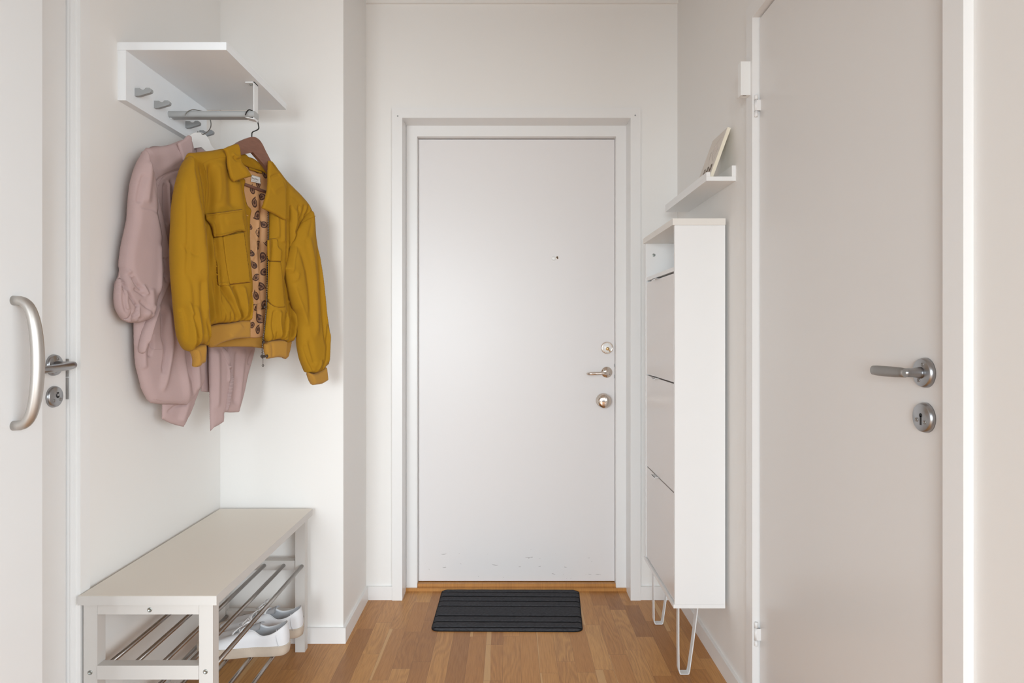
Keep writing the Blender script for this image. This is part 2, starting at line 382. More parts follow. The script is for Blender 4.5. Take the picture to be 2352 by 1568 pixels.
for zt, zb in ((542.0, 492.0), (-668.0, -723.0)):
    s = F/1.856; z1 = H+zt/s; z0 = H+zb/s; L = z1-z0
    bm = bmesh.new(); cx, cy = 0.7155, 1.8555
    a = z0+L*0.25; b_ = z0+L*0.76
    lathe(bm, [(0, z0-0.001), (0.0038, z0-0.0005), (0.0052, z0+0.001), (0.0052, a-0.0008)], (cx, cy, 0), (0,0,1), 20)
    lathe(bm, [(0.0052, a+0.0006), (0.0052, b_-0.0006)], (cx, cy, 0), (0,0,1), 20)
    lathe(bm, [(0.0052, b_+0.0008), (0.0052, z1-0.001), (0.004, z1), (0, z1)], (cx, cy, 0), (0,0,1), 20)
    lathe(bm, [(0.003, z0), (0.003, z1-0.002)], (cx, cy, 0), (0,0,1), 12)
    box(bm, cx, 0.7275, cy-0.0052, cy-0.0035, a+0.0006, b_-0.0006)
    obj('hinge', bm, M['trim'], d2)
# rose + lever
c = Vector((0.727, 1.118, 1.0725))
bm = bmesh.new(); lathe(bm, [(0.0262, 0), (0.0262, 0.003), (0.0245, 0.0085), (0.023, 0.0095), (0.0, 0.0095)], c, (-1,0,0)); r = obj('handle_rose', bm, M['steel'], d2)
bm = bmesh.new()
lathe(bm, [(0.0105, 0.0085), (0.0095, 0.014), (0.0083, 0.022), (0.0078, 0.034), (0.0078, 0.040), (0.0, 0.0415)], c, (-1,0,0), 28)
obj('neck', bm, M['steel'], r)
bm = bmesh.new(); X1 = 0.727-0.0405
tube(bm, [(X1, 1.1105, 1.0725), (X1, 1.122, 1.0727), (X1, 1.14, 1.0722), (X1+0.001, 1.17, 1.0718), (X1+0.002, 1.20, 1.0712), (X1+0.004, 1.2165, 1.071), (X1+0.005, 1.219, 1.071)], [0.0078, 0.0086, 0.0092, 0.0096, 0.0094, 0.0086, 0.0068], 20, r2=[0.006, 0.0065, 0.0062, 0.006, 0.006, 0.0055, 0.004], up=(0,0,1))
obj('lever', bm, M['steelm'], r)
def screws(parent, c, ax, ds, r=0.0033, h=0.0102):
    for d in ds:
        bm = bmesh.new(); lathe(bm, [(r, h-0.003), (r, h), (r*0.7, h), (r*0.65, h-0.0006), (0, h-0.0006)], c+Vector(d), ax, 16); obj('screw', bm, M['steelm'], parent)
screws(r, c, (-1,0,0), [(0, -0.004, 0.0145), (0, 0.006, -0.0135)])
c = Vector((0.727, 1.118, 0.9945))
bm = bmesh.new(); lathe(bm, [(0.0262, 0), (0.0262, 0.003), (0.0245, 0.0085), (0.023, 0.0095), (0.0, 0.0095)], c, (-1,0,0)); r = obj('keyhole_rose', bm, M['steel'], d2)
bm = bmesh.new(); lathe(bm, [(0.0036, 0.006), (0.0036, 0.0101), (0, 0.0101)], c+Vector((0,0,0.004)), (-1,0,0), 20)
box(bm, 0.7169, 0.7205, c.y-0.0018, c.y+0.0018, c.z-0.013, c.z+0.003); obj('keyhole', bm, M['black'], r)
screws(r, c, (-1,0,0), [(0, 0.0115, -0.005), (0, -0.0105, -0.007)], 0.0036)
obj('strike_edge', B(0.7258, 0.7269, 1.0447, 1.0470, 1.0, 1.09), M['steelm'], d2)

# ---- left-hand door behind the sliding panel
d3 = bpy.data.objects.new('door_3', None); col.objects.link(d3); d3['kind'] = 'structure'; d3.location = (-1.085, 1.2, 0)
bm = bmesh.new(); casing_x(bm, XL, -1.051, 0.768, 1.5765, 0.0, 2.053, 0.036); obj('casing', bm, M['trim'], d3, bevel=0.0012)
bm = bmesh.new(); casing_x(bm, -1.13, XL, 0.768, 1.5765, 0.0, 2.053, 0.022); casing_x(bm, -1.075, -1.061, 0.772, 1.5745, 0.0, 2.05, 0.01); obj('jamb_lining', bm, M['trim'], d3, bevel=0.001)
obj('leaf', B(-1.125, -1.085, 0.7705, 1.5735, 0.006, 2.0485), M['leaf'], d3, bevel=0.0015)
obj('gap_backing', B(-1.14, -1.13, 0.7605, 1.582, 0.0, 2.053), M['gap'], d3)  # dark sheet again, painted shade for the gap round the leaf
c = Vector((-1.085, 1.5300, 1.0640))
bm = bmesh.new(); lathe(bm, [(0.0255, 0), (0.0255, 0.003), (0.024, 0.0075), (0.0225, 0.0085), (0.0, 0.0085)], c, (1,0,0)); r = obj('handle_rose', bm, M['steel'], d3)
bm = bmesh.new()
tube(bm, [c+Vector(p) for p in ((0.006,0,0),(0.030,0.001,0),(0.042,0.0005,0),(0.049,-0.004,0),(0.0515,-0.014,-0.001),(0.051,-0.04,-0.003),(0.050,-0.075,-0.005),(0.049,-0.115,-0.006),(0.048,-0.119,-0.006))],
     [0.0095,0.0085,0.0088,0.0092,0.009,0.0085,0.009,0.0088,0.005], 20)
obj('lever', bm, M['steel'], r); screws(r, c, (1,0,0), [(0, 0.006, 0.0145), (0, -0.003, -0.0150)], 0.0033, 0.0092)
c = Vector((-1.085, 1.5300, 0.9885))
bm = bmesh.new(); lathe(bm, [(0.0255, 0), (0.0255, 0.003), (0.024, 0.0075), (0.0225, 0.0085), (0.0, 0.0085)], c, (1,0,0)); r = obj('lock_rose', bm, M['steel'], d3)
bm = bmesh.new(); lathe(bm, [(0.0055, 0.006), (0.0055, 0.0091), (0, 0.0091)], c+Vector((0,0.004,0.002)), (1,0,0), 20)
box(bm, -1.079, -1.0757, c.y+0.001, c.y+0.007, c.z+0.008, c.z+0.0105); obj('keyhole', bm, M['black'], r)
bm = bmesh.new(); lathe(bm, [(0.003, 0.006), (0.0025, 0.0115), (0, 0.012)], c+Vector((0,0.003,0.004)), (1,0,0), 12); obj('turn_piece', bm, M['steel'], r)
screws(r, c, (1,0,0), [(0, 0.0135, -0.007), (0, -0.0075, -0.009)], 0.0036, 0.0093)
bm = bmesh.new(); box(bm, -1.0868, -1.0795, 1.5742, 1.5768, 0.978, 1.031); box(bm, -1.0868, -1.0795, 1.5742, 1.5768, 1.0325, 1.077); obj('strike_plate', bm, M['steelm'], d3)

# ---- white sliding door panel in the left foreground
d4 = bpy.data.objects.new('door_4', None); col.objects.link(d4); d4['kind'] = 'structure'; d4.location = (-0.967, 0.9, 0)
obj('leaf', B(-0.985, -0.950, 0.42, 1.3085, 0.008, 2.12), M['leafl'], d4, bevel=0.002)
bm = bmesh.new(); box(bm, XL, -0.945, 0.0, 1.45, 2.125, 2.17); obj('track', bm, M['trim'], d4, bevel=0.002)
obj('floor_guide', B(-0.975, -0.960, 0.80, 0.84, 0.0, 0.02), M['steelm'], d4)
bm = bmesh.new(); za, zb = 1.2035, 0.9635; pts = []; n = 28
for i in range(n+1):
    t = i/n; a = math.pi*t
    k = (math.sin(a))**0.55 if 0 < t < 1 else 0.0
    zz = (za+zb)/2 + (za-zb)/2*(math.cos(a)*0.985+0.015*math.cos(a)**3)
    pts.append((-0.950+0.0475*k, 1.2313, zz))
pts[0] = (-0.9505, 1.2313, za); pts[-1] = (-0.9505, 1.2313, zb)
tube(bm, pts, [0.0092+0.0012*math.sin(math.pi*i/n) for i in range(n+1)], 24, r2=[0.0085+0.0045*math.sin(math.pi*i/n) for i in range(n+1)], up=(0,0,1))
obj('pull_handle', bm, M['alu'], d4)

# ------------------------------------------------------------------ hat rack
hr = thing('hat_rack', 'white wall mounted hat shelf with grey hooks and a clothes rod underneath', 'hat rack', (XL, 1.976, 1.77))
Y0, Y1, XF, ZT = 1.741, 2.212, -0.765, 1.928
obj('shelf', B(XL, XF, Y0, Y1, ZT-0.0212, ZT), M['rackw'], hr, bevel=0.0015)
obj('back_board', B(XL, -1.0385, Y0+0.002, Y1-0.002, ZT-0.157, ZT-0.0214), M['rackw'], hr, bevel=0.0012)
for yy in (1.789, 1.886, 2.069, 2.163):
    bm = bmesh.new(); x0 = -1.0387; z = 1.812
    prof = [(0, .0075), (.014, .0075), (.018, .003), (.026, .003), (.031, .0085), (.041, .0085), (.046, .004), (.046, -.002), (.043, -.005), (.012, -.014), (0, -.014)]
    prism(bm, [(x0+a, yy-0.0055, z+b_) for a, b_ in prof], (0, 0.011, 0)); obj('hook', bm, M['rackg'], hr, bevel=0.0015)
bm = bmesh.new()
rp = [(0.010*math.cos(a), 0.010*math.sin(a)) for a in np.linspace(0, 2*math.pi, 24, endpoint=False)]
zr = 1.808
sec = [(-0.013+0.008*math.cos(a) if math.cos(a) < 0 else 0.013+0.008*math.cos(a), 0.0095*math.sin(a)) for a in np.linspace(0, 2*math.pi, 32, endpoint=False)]
prism(bm, [(-1.0387, 1.976+a*0.9, zr+b_) for a, b_ in sec], (0.263, 0, 0))
cr = obj('clothes_rod', bm, M['rodg'], hr, bevel=0.0006)
bm = bmesh.new(); lathe(bm, [(0.013, 0), (0.013, 0.004), (0.0, 0.004)], (-1.0387, 1.976, zr), (1,0,0)); obj('rod_flange', bm, M['rackw'], cr)
bm = bmesh.new()
box(bm, -0.780, -0.7775, 1.963, 1.993, zr-0.0135, ZT-0.0213)       # upright strap
box(bm, -0.805, -0.7775, 1.963, 1.993, ZT-0.0243, ZT-0.0213)       # top lug
prism(bm, [(-0.805, 1.963, zr-0.010), (-0.7775, 1.963, zr-0.0165), (-0.7775, 1.963, zr-0.0135), (-0.805, 1.963, zr-0.0075)], (0, 0.03, 0))
br = obj('rod_bracket', bm, M['legw'], hr, bevel=0.0006)
bm = bmesh.new(); lathe(bm, [(0.0045, 0), (0.004, 0.002), (0, 0.0025)], (-0.793, 1.978, ZT-0.0243), (0,0,-1), 16); obj('screw', bm, M['screw'], br)

# ------------------------------------------------------------------ bench
bn = thing('shoe_bench', 'off white wooden bench with two racks of steel rods in the niche', 'bench', (-0.88, 1.95, 0))
bx0, bx1, by0, by1 = -1.047, -0.712, 1.5645, 2.330
obj('seat', B(bx0, bx1, by0, by1, 0.4775, 0.500), [M['bencht']], bn, bevel=0.0012)
bm = bmesh.new()
box(bm, bx0-0.0012, bx1+0.0012, by0-0.0012, by0, 0.4775, 0.4995); box(bm, bx1, bx1+0.0012, by0, by1, 0.4775, 0.4995)
obj('edge_band', bm, M['benchw'], bn)
lx = [(-1.0445, -1.0105), (-0.7605, -0.7265)]; ly = [(1.578, 1.610), (2.290, 2.322)]
for a in lx:
    for c_ in ly: obj('leg', B(a[0], a[1], c_[0], c_[1], 0, 0.4773), M['benchw'], bn, bevel=0.0015)
for (y0, y1) in ((1.576, 1.603), (2.297, 2.322)):
    obj('apron', B(-1.0100, -0.7610, y0+0.002, y1, 0.4490, 0.4773), M['benchw'], bn, bevel=0.001)
    for zt in (0.324, 0.144):
        obj('cross_rail', B(-1.0100, -0.7610, y0, y1, zt-0.034, zt), M['benchw'], bn, bevel=0.001)
for z in (0.307, 0.127):
    for x in (-1.006, -0.942, -0.873, -0.804, -0.7365):
        bm = bmesh.new(); ya, yb_ = (1.602, 2.298) if x < -0.77 and x > -1.0 else (1.609, 2.291)
        if -0.77 < x or x < -1.0: ya, yb_ = 1.6095, 2.2905
        tube(bm, [(x, ya, z), (x, yb_, z)], 0.0062, 20); obj('rod', bm, M['rodm'], bn)
for px, py, Y in ((344, 1400, 1.578), (207, 1544, 1.578), (472, 1542, 1.578)):
    c = at(px, py, Y); bm = bmesh.new(); lathe(bm, [(0.0058, 0), (0.0056, 0.0012), (0.0035, 0.0014), (0.003, 0.0004), (0, 0.0004)], c, (0,-1,0), 20)
    obj('screw', bm, M['screw'], bn)
# side rail under the far end of the seat
obj('rear_rail', B(-1.0100, -0.9980, 1.61, 2.29, 0.4490, 0.4773), M['benchw'], bn, bevel=0.001)

# ------------------------------------------------------------------ shoes
def cr_closed(pts, n):
    P = [Vector(p) for p in pts]; N = len(P); out = []
    for i in range(N):
        p0, p1, p2, p3 = P[i-1], P[i], P[(i+1) % N], P[(i+2) % N]
        for k in range(n):
            t = k/n; out.append(0.5*((2*p1)+(p2-p0)*t+(2*p0-5*p1+4*p2-p3)*t*t+(3*p1-p0-3*p2+p3)*t*t*t))
    return out
def sneaker(name, label, base, rot, mirror):
    t = thing(name, label, 'shoe', base, group=None); t.rotation_euler = (0, 0, rot)
    W = world_of(t); s = -1 if mirror else 1
    foot = [(-0.002,0,0),(0.010,0.027,0),(0.05,0.034,0),(0.10,0.034,0),(0.16,0.043,0),(0.205,0.047,0),(0.245,0.040,0),(0.272,0.022,0),(0.280,0.0,0),(0.272,-0.026,0),(0.245,-0.043,0),(0.205,-0.050,0),(0.16,-0.044,0),(0.10,-0.033,0),(0.05,-0.032,0),(0.010,-0.025,0)]
    top = [(0.006,0,0.089),(0.014,0.022,0.086),(0.042,0.033,0.070),(0.075,0.031,0.064),(0.105,0.0225,0.078),(0.135,0.0125,0.073),(0.158,0.011,0.064),(0.172,0.007,0.058),(0.176,0,0.0565),(0.172,-0.007,0.058),(0.158,-0.011,0.064),(0.135,-0.0125,0.073),(0.105,-0.0225,0.078),(0.075,-0.031,0.064),(0.042,-0.033,0.070),(0.014,-0.022,0.086)]
    foot = [(a, s*b_, c) for a, b_, c in foot]; top = [(a, s*b_, c) for a, b_, c in top]
    fo = cr_closed(foot, 6); to = cr_closed(top, 6); N = len(fo)
    def O(nm, bm, m, p, **k):
        bm.transform(W); return obj(nm, bm, m, p, **k)
    # sole
    bm = bmesh.new(); layers = []
    for z, e in ((0.0, 0.96), (0.002, 0.99), (0.014, 1.015), (0.027, 1.025), (0.0305, 1.02), (0.031, 0.97)):
        layers.append([bm.verts.new((0.135+(p.x-0.135)*(1+(e-1)*0.6), p.y*e, z+0.006*max(0, (p.x-0.21)/0.07)**2)) for p in fo])
    for A, Bq in zip(layers, layers[1:]):
        for k in range(N): f = bm.faces.new((A[k], A[(k+1)%N], Bq[(k+1)%N], Bq[k])); f.smooth = True
    bm.faces.new(layers[0][::-1]); bm.faces.new(layers[-1])
    so = O('sole', bm, M['sole'], t)
    # stitch line
    bm = bmesh.new()
    for k in range(0, N*3):
        if k % 2: continue
        i = (k/3.0); a = fo[int(i) % N].lerp(fo[(int(i)+1) % N], i % 1); i2 = i+0.2; b_ = fo[int(i2) % N].lerp(fo[(int(i2)+1) % N], i2 % 1)
        q = [Vector((0.135+(p.x-0.135)*1.0165, p.y*1.0275, 0.0275+0.006*max(0, (p.x-0.21)/0.07)**2)) for p in (a, b_)]
        tube(bm, q, 0.00035, 4)
    O('stitching', bm, M['insole'], so)
    # upper
    bm = bmesh.new(); L = 14; rows = []
    for j in range(L+1):
        u = j/L; row = []
        for k in range(N):
            b0 = fo[k].copy(); b0.x = 0.135+(b0.x-0.135)*0.985; b0.y *= 0.95; b0.z = 0.024
            b2 = to[k]; toe = max(0, min(1, (b0.x-0.15)/0.12))
            b1 = Vector((b0.x*0.93+b2.x*0.07+0.004*toe, b0.y*1.08, 0.024+(b2.z-0.024)*(0.62+0.10*toe)))
            if b0.x < 0.03: b1 = Vector((b0.x-0.004, b0.y*1.05, 0.055))
            p = b0*(1-u)**2+b1*(2*u*(1-u))+b2*u*u
            p.z += 0.0012*mnoise.noise(Vector((p.x*40, p.y*60, j)))
            row.append(bm.verts.new(p))
        rows.append(row)
    inner = [[bm.verts.new(Vector((0.13+(v.co.x-0.13)*0.965, v.co.y*0.90, max(0.028, v.co.z-0.0015)))) for v in r_] for r_ in rows]
    for R in (rows, inner):
        for A, Bq in zip(R, R[1:]):
            for k in range(N): f = bm.faces.new((A[k], A[(k+1)%N], Bq[(k+1)%N], Bq[k])); f.smooth = True; f.material_index = 0 if R is rows else 1
    for k in range(N):
        f = bm.faces.new((rows[-1][k], rows[-1][(k+1)%N], inner[-1][(k+1)%N], inner[-1][k])); f.smooth = True
    bm.faces.new(rows[0][::-1]); f = bm.faces.new(inner[0]); f.material_index = 2
    up = O('upper', bm, [M['leather'], M['shoein'], M['insole']], t)
    # heel tab seam and collar binding
    bm = bmesh.new(); tube(bm, [p+Vector((0,0,0.0003)) for p in to], 0.0014, 8, closed=True); O('collar_binding', bm, M['leather'], up)
    for sy in (1, -1):
        bm = bmesh.new(); pts = []
        for k in range(9):
            u = k/8; pts.append(Vector((0.022+0.004*u+0.006*math.sin(u*2), sy*(0.0305-0.0055*u**2+0.004*math.sin(math.pi*u)), 0.028+0.052*u)))
        tube(bm, pts, 0.0009, 6); O('heel_seam', bm, M['shoein'], up)
    # tongue
    bm = bmesh.new(); rows = []
    for i in range(12):
        u = i/11; x = 0.178-0.092*u; z = 0.0545+0.040*u**0.9; w = 0.009+0.016*u
        rows.append([bm.verts.new((x-0.004*abs(q)*u, w*q, z-0.010*q*q*(0.3+u)+0.0008*math.sin(i*1.3))) for q in np.linspace(-1, 1, 9)])
    for A, Bq in zip(rows, rows[1:]):
        for k in range(8): f = bm.faces.new((A[k], A[k+1], Bq[k+1], Bq[k])); f.smooth = True
    g = bmesh.ops.solidify(bm, geom=bm.faces[:], thickness=0.004)
    O('tongue', bm, M['leather'], t)
    # laces
    xs = [0.165, 0.152, 0.139, 0.126, 0.113]
    zz = lambda x: 0.0585+(0.176-x)*0.36
    for i, x in enumerate(xs):
        bm = bmesh.new(); w = 0.017+0.001*i; pts = []
        for q in np.linspace(-1, 1, 9): pts.append((x-0.006*q*(1 if i % 2 else -1), w*q, zz(x)+0.006-0.009*q*q))
        tube(bm, pts, 0.0016, 8, r2=0.003, up=(0,0,1)); O('lace', bm, M['lace'], t)
    bm = bmesh.new(); c = Vector((0.116, 0.0, zz(0.108)+0.014))
    for sy, lift in ((1, 0.020), (-1, 0.013)):
        pts = [c+Vector(p) for p in ((0,0,0),(0.006,sy*0.010,lift*0.5),(0.004,sy*0.022,lift),(0.016,sy*0.030,lift*0.4),(0.020,sy*0.022,-0.004),(0.010,sy*0.008,0.001),(0,0,0))]
        tube(bm, pts, 0.0014, 8, r2=0.0028, closed=True, up=(0,0,1))
        pts = [c+Vector(p) for p in ((0,0,0),(0.016,sy*0.012,-0.002),(0.034,sy*0.022,-0.012),(0.048,sy*0.030,-0.022))]
        tube(bm, pts, 0.0014, 8, r2=0.0028, up=(0,0,1))
    lathe(bm, [(0, -0.004), (0.005, -0.002), (0.005, 0.003), (0, 0.005)], c, (0,0,1), 12)
    O('bow', bm, M['lace'], t)
    return t
zs = 0.1335
sneaker('sneaker', 'white leather sneaker with tan sole on the lower rack, nearer of the pair', (-0.694, 2.030, zs), math.pi+0.05, False)
sneaker('sneaker', 'white leather sneaker with tan sole half hidden behind its nearer twin', (-0.687, 2.142, zs), math.pi+0.02, True)

# ------------------------------------------------------------------ door mat
def fl(px, py, z=0.0):
    Y = F*(H-z)/(py-VY); return Vector(((px-VX)/F*Y, Y, z))
cs = [fl(1016, 1352.5, .004), fl(1330, 1354.5, .004), fl(1339, 1449, .004), fl(989, 1447.5, .004)]
dm = thing('doormat', 'charcoal ribbed doormat with rounded corners before the entrance door', 'doormat', ((cs[0]+cs[2])/2).to_tuple()[:2]+(0,))
def matpt(u, v): return (cs[0]*(1-u)+cs[1]*u)*(1-v)+(cs[3]*(1-u)+cs[2]*u)*v
GROOVE = 0.0045
gro = [0.085, 0.20, 0.325, 0.455, 0.695, 0.825, 0.95]
def mat_mesh(inset, ztop, zbot, ribs):
    bm = bmesh.new(); nu, nv = 90, 160; Wd, Dp = 0.60, 0.40; rc = 0.03; g = {}
    for j in range(nv+1):
        v = j/nv; dy = min(v, 1-v)*Dp; ix = 0.0
        if dy < rc: ix = rc-math.sqrt(max(0, rc*rc-(rc-dy)**2))
        ix = (ix+inset)/Wd; vv = inset/Dp+v*(1-2*inset/Dp)
        for i in range(nu+1):
            u = ix+(i/nu)*(1-2*ix); p = matpt(u, vv)
            z = ztop
            if ribs:
                d = min(abs(v-g_) for g_ in gro)*Dp
                z -= 0.0060*math.exp(-(d/0.0048)**2)+0.0008*abs(math.sin(v*math.pi*38))
                z += 0.0006*mnoise.noise(Vector((p.x*30, p.y*60, 0)))
                e = min(i, nu-i, j, nv-j)
                if e < 2: z -= 0.002*(2-e)
            g[i, j] = bm.verts.new((p.x, p.y, z))
    bot = {}
    for (i, j), v in g.items():
        if i in (0, nu) or j in (0, nv): bot[i, j] = bm.verts.new((v.co.x, v.co.y, zbot))
    for j in range(nv):
        for i in range(nu):
            f = bm.faces.new((g[i,j], g[i+1,j], g[i+1,j+1], g[i,j+1])); f.smooth = True
            if ribs and min(abs((j+0.5)/nv-g_) for g_ in gro)*Dp < 0.0045: f.material_index = 1
    for i in range(nu):
        for j in (0, nv): bm.faces.new((g[i,j], g[i+1,j], bot[i+1,j], bot[i,j]))
    for j in range(nv):
        for i in (0, nu): bm.faces.new((g[i,j], g[i,j+1], bot[i,j+1], bot[i,j]))
    return bm
obj('pile', mat_mesh(0.003, 0.0085, 0.003, True), [M['mat'], M['matr']], dm)
obj('rubber_backing', mat_mesh(0.0, 0.003, 0.0002, False), M['matr'], dm)

# ------------------------------------------------------------------ shoe cabinet
sc = thing('shoe_cabinet', 'tall slim white shoe cabinet with flap fronts on hairpin legs', 'cabinet', (0.63, 2.33, 0))
cx0, cx1, cy0, cy1, cz0, cz1 = 0.545, 0.7105, 2.105, 2.560, 0.2365, 1.492
obj('side_panel', B(cx0, cx1, cy0, cy0+0.012, cz0+0.013, cz1), M['cabw'], sc, bevel=0.0008)
obj('side_panel', B(cx0, cx1, cy1-0.012, cy1, cz0+0.013, cz1), M['cabw'], sc, bevel=0.0008)
obj('top', B(0.5375, 0.7105, cy0-0.003, cy1+0.003, cz1+0.0003, 1.5135), M['cabt'], sc, bevel=0.001)
obj('bottom', B(cx0-0.004, cx1, cy0, cy1, cz0, cz0+0.0127), M['cabw'], sc, bevel=0.0008)
obj('back_panel', B(cx1-0.006, cx1, cy0+0.0122, cy1-0.0122, cz0+0.013, cz1), M['cabw'], sc)
ya, yb_ = cy0+0.0125, cy1-0.0125
obj('shelf', B(cx0+0.002, cx1-0.0065, ya, yb_, 1.3430, 1.3570), M['cabw'], sc, bevel=0.0006)
FXx = 0.5475
def flap_z(px, py, Y): return H-(py-VY)/F*Y
lv = [1.3400, 0.9740, 0.6120, 0.2525]
for k in range(3):
    z1 = lv[k]-0.004; z0 = lv[k+1]+0.001
    fp = obj('flap_door', B(FXx, FXx+0.014, ya+0.001, yb_-0.001, z0, z1), M['cabf'], sc, bevel=0.0008)
    ym = (cy0+cy1)/2+0.045
    bm = bmesh.new(); box(bm, FXx-0.013, FXx+0.004, ym-0.024, ym+0.024, z1+0.0002, z1+0.0016); box(bm, FXx-0.013, FXx-0.0115, ym-0.024, ym+0.024, z1-0.004, z1+0.0016)
    obj('pull', bm, M['legw'], fp)
    obj('inner_bin', B(FXx+0.0145, cx1-0.01, ya+0.006, yb_-0.006, z0+0.01, z1-0.012), M['gap'], sc)
bm = bmesh.new(); lathe(bm, [(0.0062, 0), (0.0058, 0.0015), (0.003, 0.0018), (0, 0.0008)], (0.5765, yb_+0.0005, 1.446), (0,-1,0), 20); obj('cam_screw', bm, M['screw'], sc)
def hairpin(yc, zt=cz0-0.0002):
    # flat steel strip bent into a narrow U seen end on, width in depth
    path = [(0.5655, zt), (0.5655, 0.10), (0.5665, 0.018), (0.5705, 0.0028), (0.5735, 0.0015), (0.5985, 0.0015), (0.6015, 0.0030), (0.6045, 0.014), (0.6165, 0.10), (0.6335, zt)]
    bm = bmesh.new(); w = 0.0125; th = 0.0032; n = len(path); inn = []
    for i, (x, z) in enumerate(path):
        a = Vector((path[max(i-1,0)][0], path[max(i-1,0)][1])); b_ = Vector((path[min(i+1,n-1)][0], path[min(i+1,n-1)][1])); t = (b_-a).normalized()
        nn = Vector((-t.y, t.x)); inn.append((x+nn.x*th, z+nn.y*th))
    rings = []
    for (x, z), (xi, zi) in zip(path, inn):
        rings.append([bm.verts.new(p) for p in ((x, yc-w, z), (x, yc+w, z), (xi, yc+w, max(zi, 0.0016)), (xi, yc-w, max(zi, 0.0016)))])
    for A, Bq in zip(rings, rings[1:]):
        for k in range(4): bm.faces.new((A[k], A[(k+1)%4], Bq[(k+1)%4], Bq[k]))
    bm.faces.new(rings[0]); bm.faces.new(rings[-1][::-1])
    return bm
for yc in (2.150, 2.515): obj('hairpin_leg', hairpin(yc), M['legw'], sc, bevel=0.0004, seg=1)
bm = bmesh.new(); lathe(bm, [(0.004,0),(0.004,0.008),(0,0.009)], (0.552, 2.22, 0.2365), (0,0,-1), 12); obj('hinge_pin', bm, M['screw'], sc)

# ------------------------------------------------------------------ picture ledge, picture, sensor
pl = thing('picture_ledge', 'narrow white picture ledge on the right wall above the shoe cabinet', 'shelf', (XR, 2.31, 1.622))
p0, p1, pz = 2.040, 2.575, 1.622
obj('ledge_base', B(0.6285, XR, p0, p1, pz, pz+0.0135), M['cabw'], pl, bevel=0.0008)
obj('front_lip', B(0.6285, 0.6408, p0, p1, pz+0.0137, pz+0.0275), M['cabw'], pl, bevel=0.0008)
obj('back_rail', B(0.7095, XR, p0, p1, pz+0.0137, pz+0.0485), M['cabw'], pl, bevel=0.0008)
pc = thing('small_picture', 'small cream edged art board leaning on the picture ledge', 'picture', (0.65, 2.12, 1.636))
def PB(s, y, q):     # s along the slope, q out of the face
    b0 = Vector((0.6445, 0, 1.6375)); tt = Vector((0.7035, 0, 1.7995)); d = (tt-b0).normalized(); nn = Vector((-d.z, 0, d.x))
    L = (tt-b0).length; p = b0+d*(s*L)+nn*q; p.y = y; return p
bm = bmesh.new(); ps = [PB(0, 2.06, 0), PB(1, 2.06, 0), PB(1, 2.06, -0.0105), PB(0, 2.06, -0.0105)]
prism(bm, ps, (0, 0.150, 0)); obj('board', bm, M['cream'], pc, bevel=0.0006)
bm = bmesh.new(); prism(bm, [PB(0.01, 2.061, 0.0002), PB(0.99, 2.061, 0.0002), PB(0.99, 2.209, 0.0002), PB(0.01, 2.209, 0.0002)], (-0.0006, 0, 0.0002)); pr = obj('print', bm, M['print'], pc)
bm = bmesh.new()
for i, (yy, r) in enumerate(((2.089, 0.013), (2.124, 0.0125), (2.158, 0.012))):
    ring = [PB(0.235+0.8*r/0.172*math.sin(a)*1.3, yy+r*0.8*math.cos(a), 0.0016) for a in np.linspace(0, 2*math.pi, 20, endpoint=False)]
    prism(bm, ring, (-0.0004, 0, 0), 0)
    ring = [PB(0.245+0.3*r/0.172*math.sin(a)*1.3, yy+r*0.35*math.cos(a), 0.0021) for a in np.linspace(0, 2*math.pi, 16, endpoint=False)]
    prism(bm, ring, (-0.0003, 0, 0), 1)
for k, st in enumerate(([(0.30,2.07),(0.42,2.10),(0.55,2.13),(0.72,2.14),(0.80,2.12),(0.86,2.08)], [(0.4,2.075),(0.5,2.09),(0.65,2.085)], [(0.5,2.11),(0.6,2.12),(0.72,2.105)], [(0.36,2.13),(0.5,2.15),(0.66,2.16)])):
    tube(bm, [PB(a, b_, 0.0014) for a, b_ in st], 0.0004, 6, r2=0.0009, mi=1)
obj('drawing', bm, [M['inkb'], M['ink']], pr)

se = thing('door_sensor', 'small white plastic sensor box fixed to the upper door casing', 'sensor', (0.705, 1.885, 1.88))
bm = bmesh.new(); box(bm, 0.6775, 0.7058, 1.873, 1.897, 1.833, 1.931); obj('housing', bm, M['plast'], se, bevel=0.006, seg=4)
obj('slot', B(0.685, 0.695, 1.8765, 1.879, 1.8325, 1.8345), M['inkb'], se)

# ------------------------------------------------------------------ cloth panels
class Plane:
    def __init__(s, o, n):
        s.o = np.array(o, float); s.n = np.array(n, float); s.n /= np.linalg.norm(s.n)
        s.u = np.array((-s.n[1], s.n[0], 0.0)); s.u /= np.linalg.norm(s.u); s.w = np.array((0, 0, 1.0))
        s.w = np.cross(s.n, s.u) * 1.0
        if s.w[2] < 0: s.w = -s.w
    def uw(s, px, off):
        """photo pixel -> (u, w) on this plane pushed out by off"""
        px = np.atleast_2d(np.array(px, float)); d = np.stack([(px[:,0]-VX)/F, np.ones(len(px)), -(px[:,1]-VY)/F], 1)
        e = np.array((0, 0, H)); o = s.o+s.n*off
        t = ((o-e)@s.n)/(d@s.n); p = e+d*t[:,None]; q = p-o
        return np.stack([q@s.u, q@s.w], 1)
    def pt(s, uw, h): return s.o+uw[:,:1]*s.u+uw[:,1:2]*s.w+np.asarray(h)[:,None]*s.n

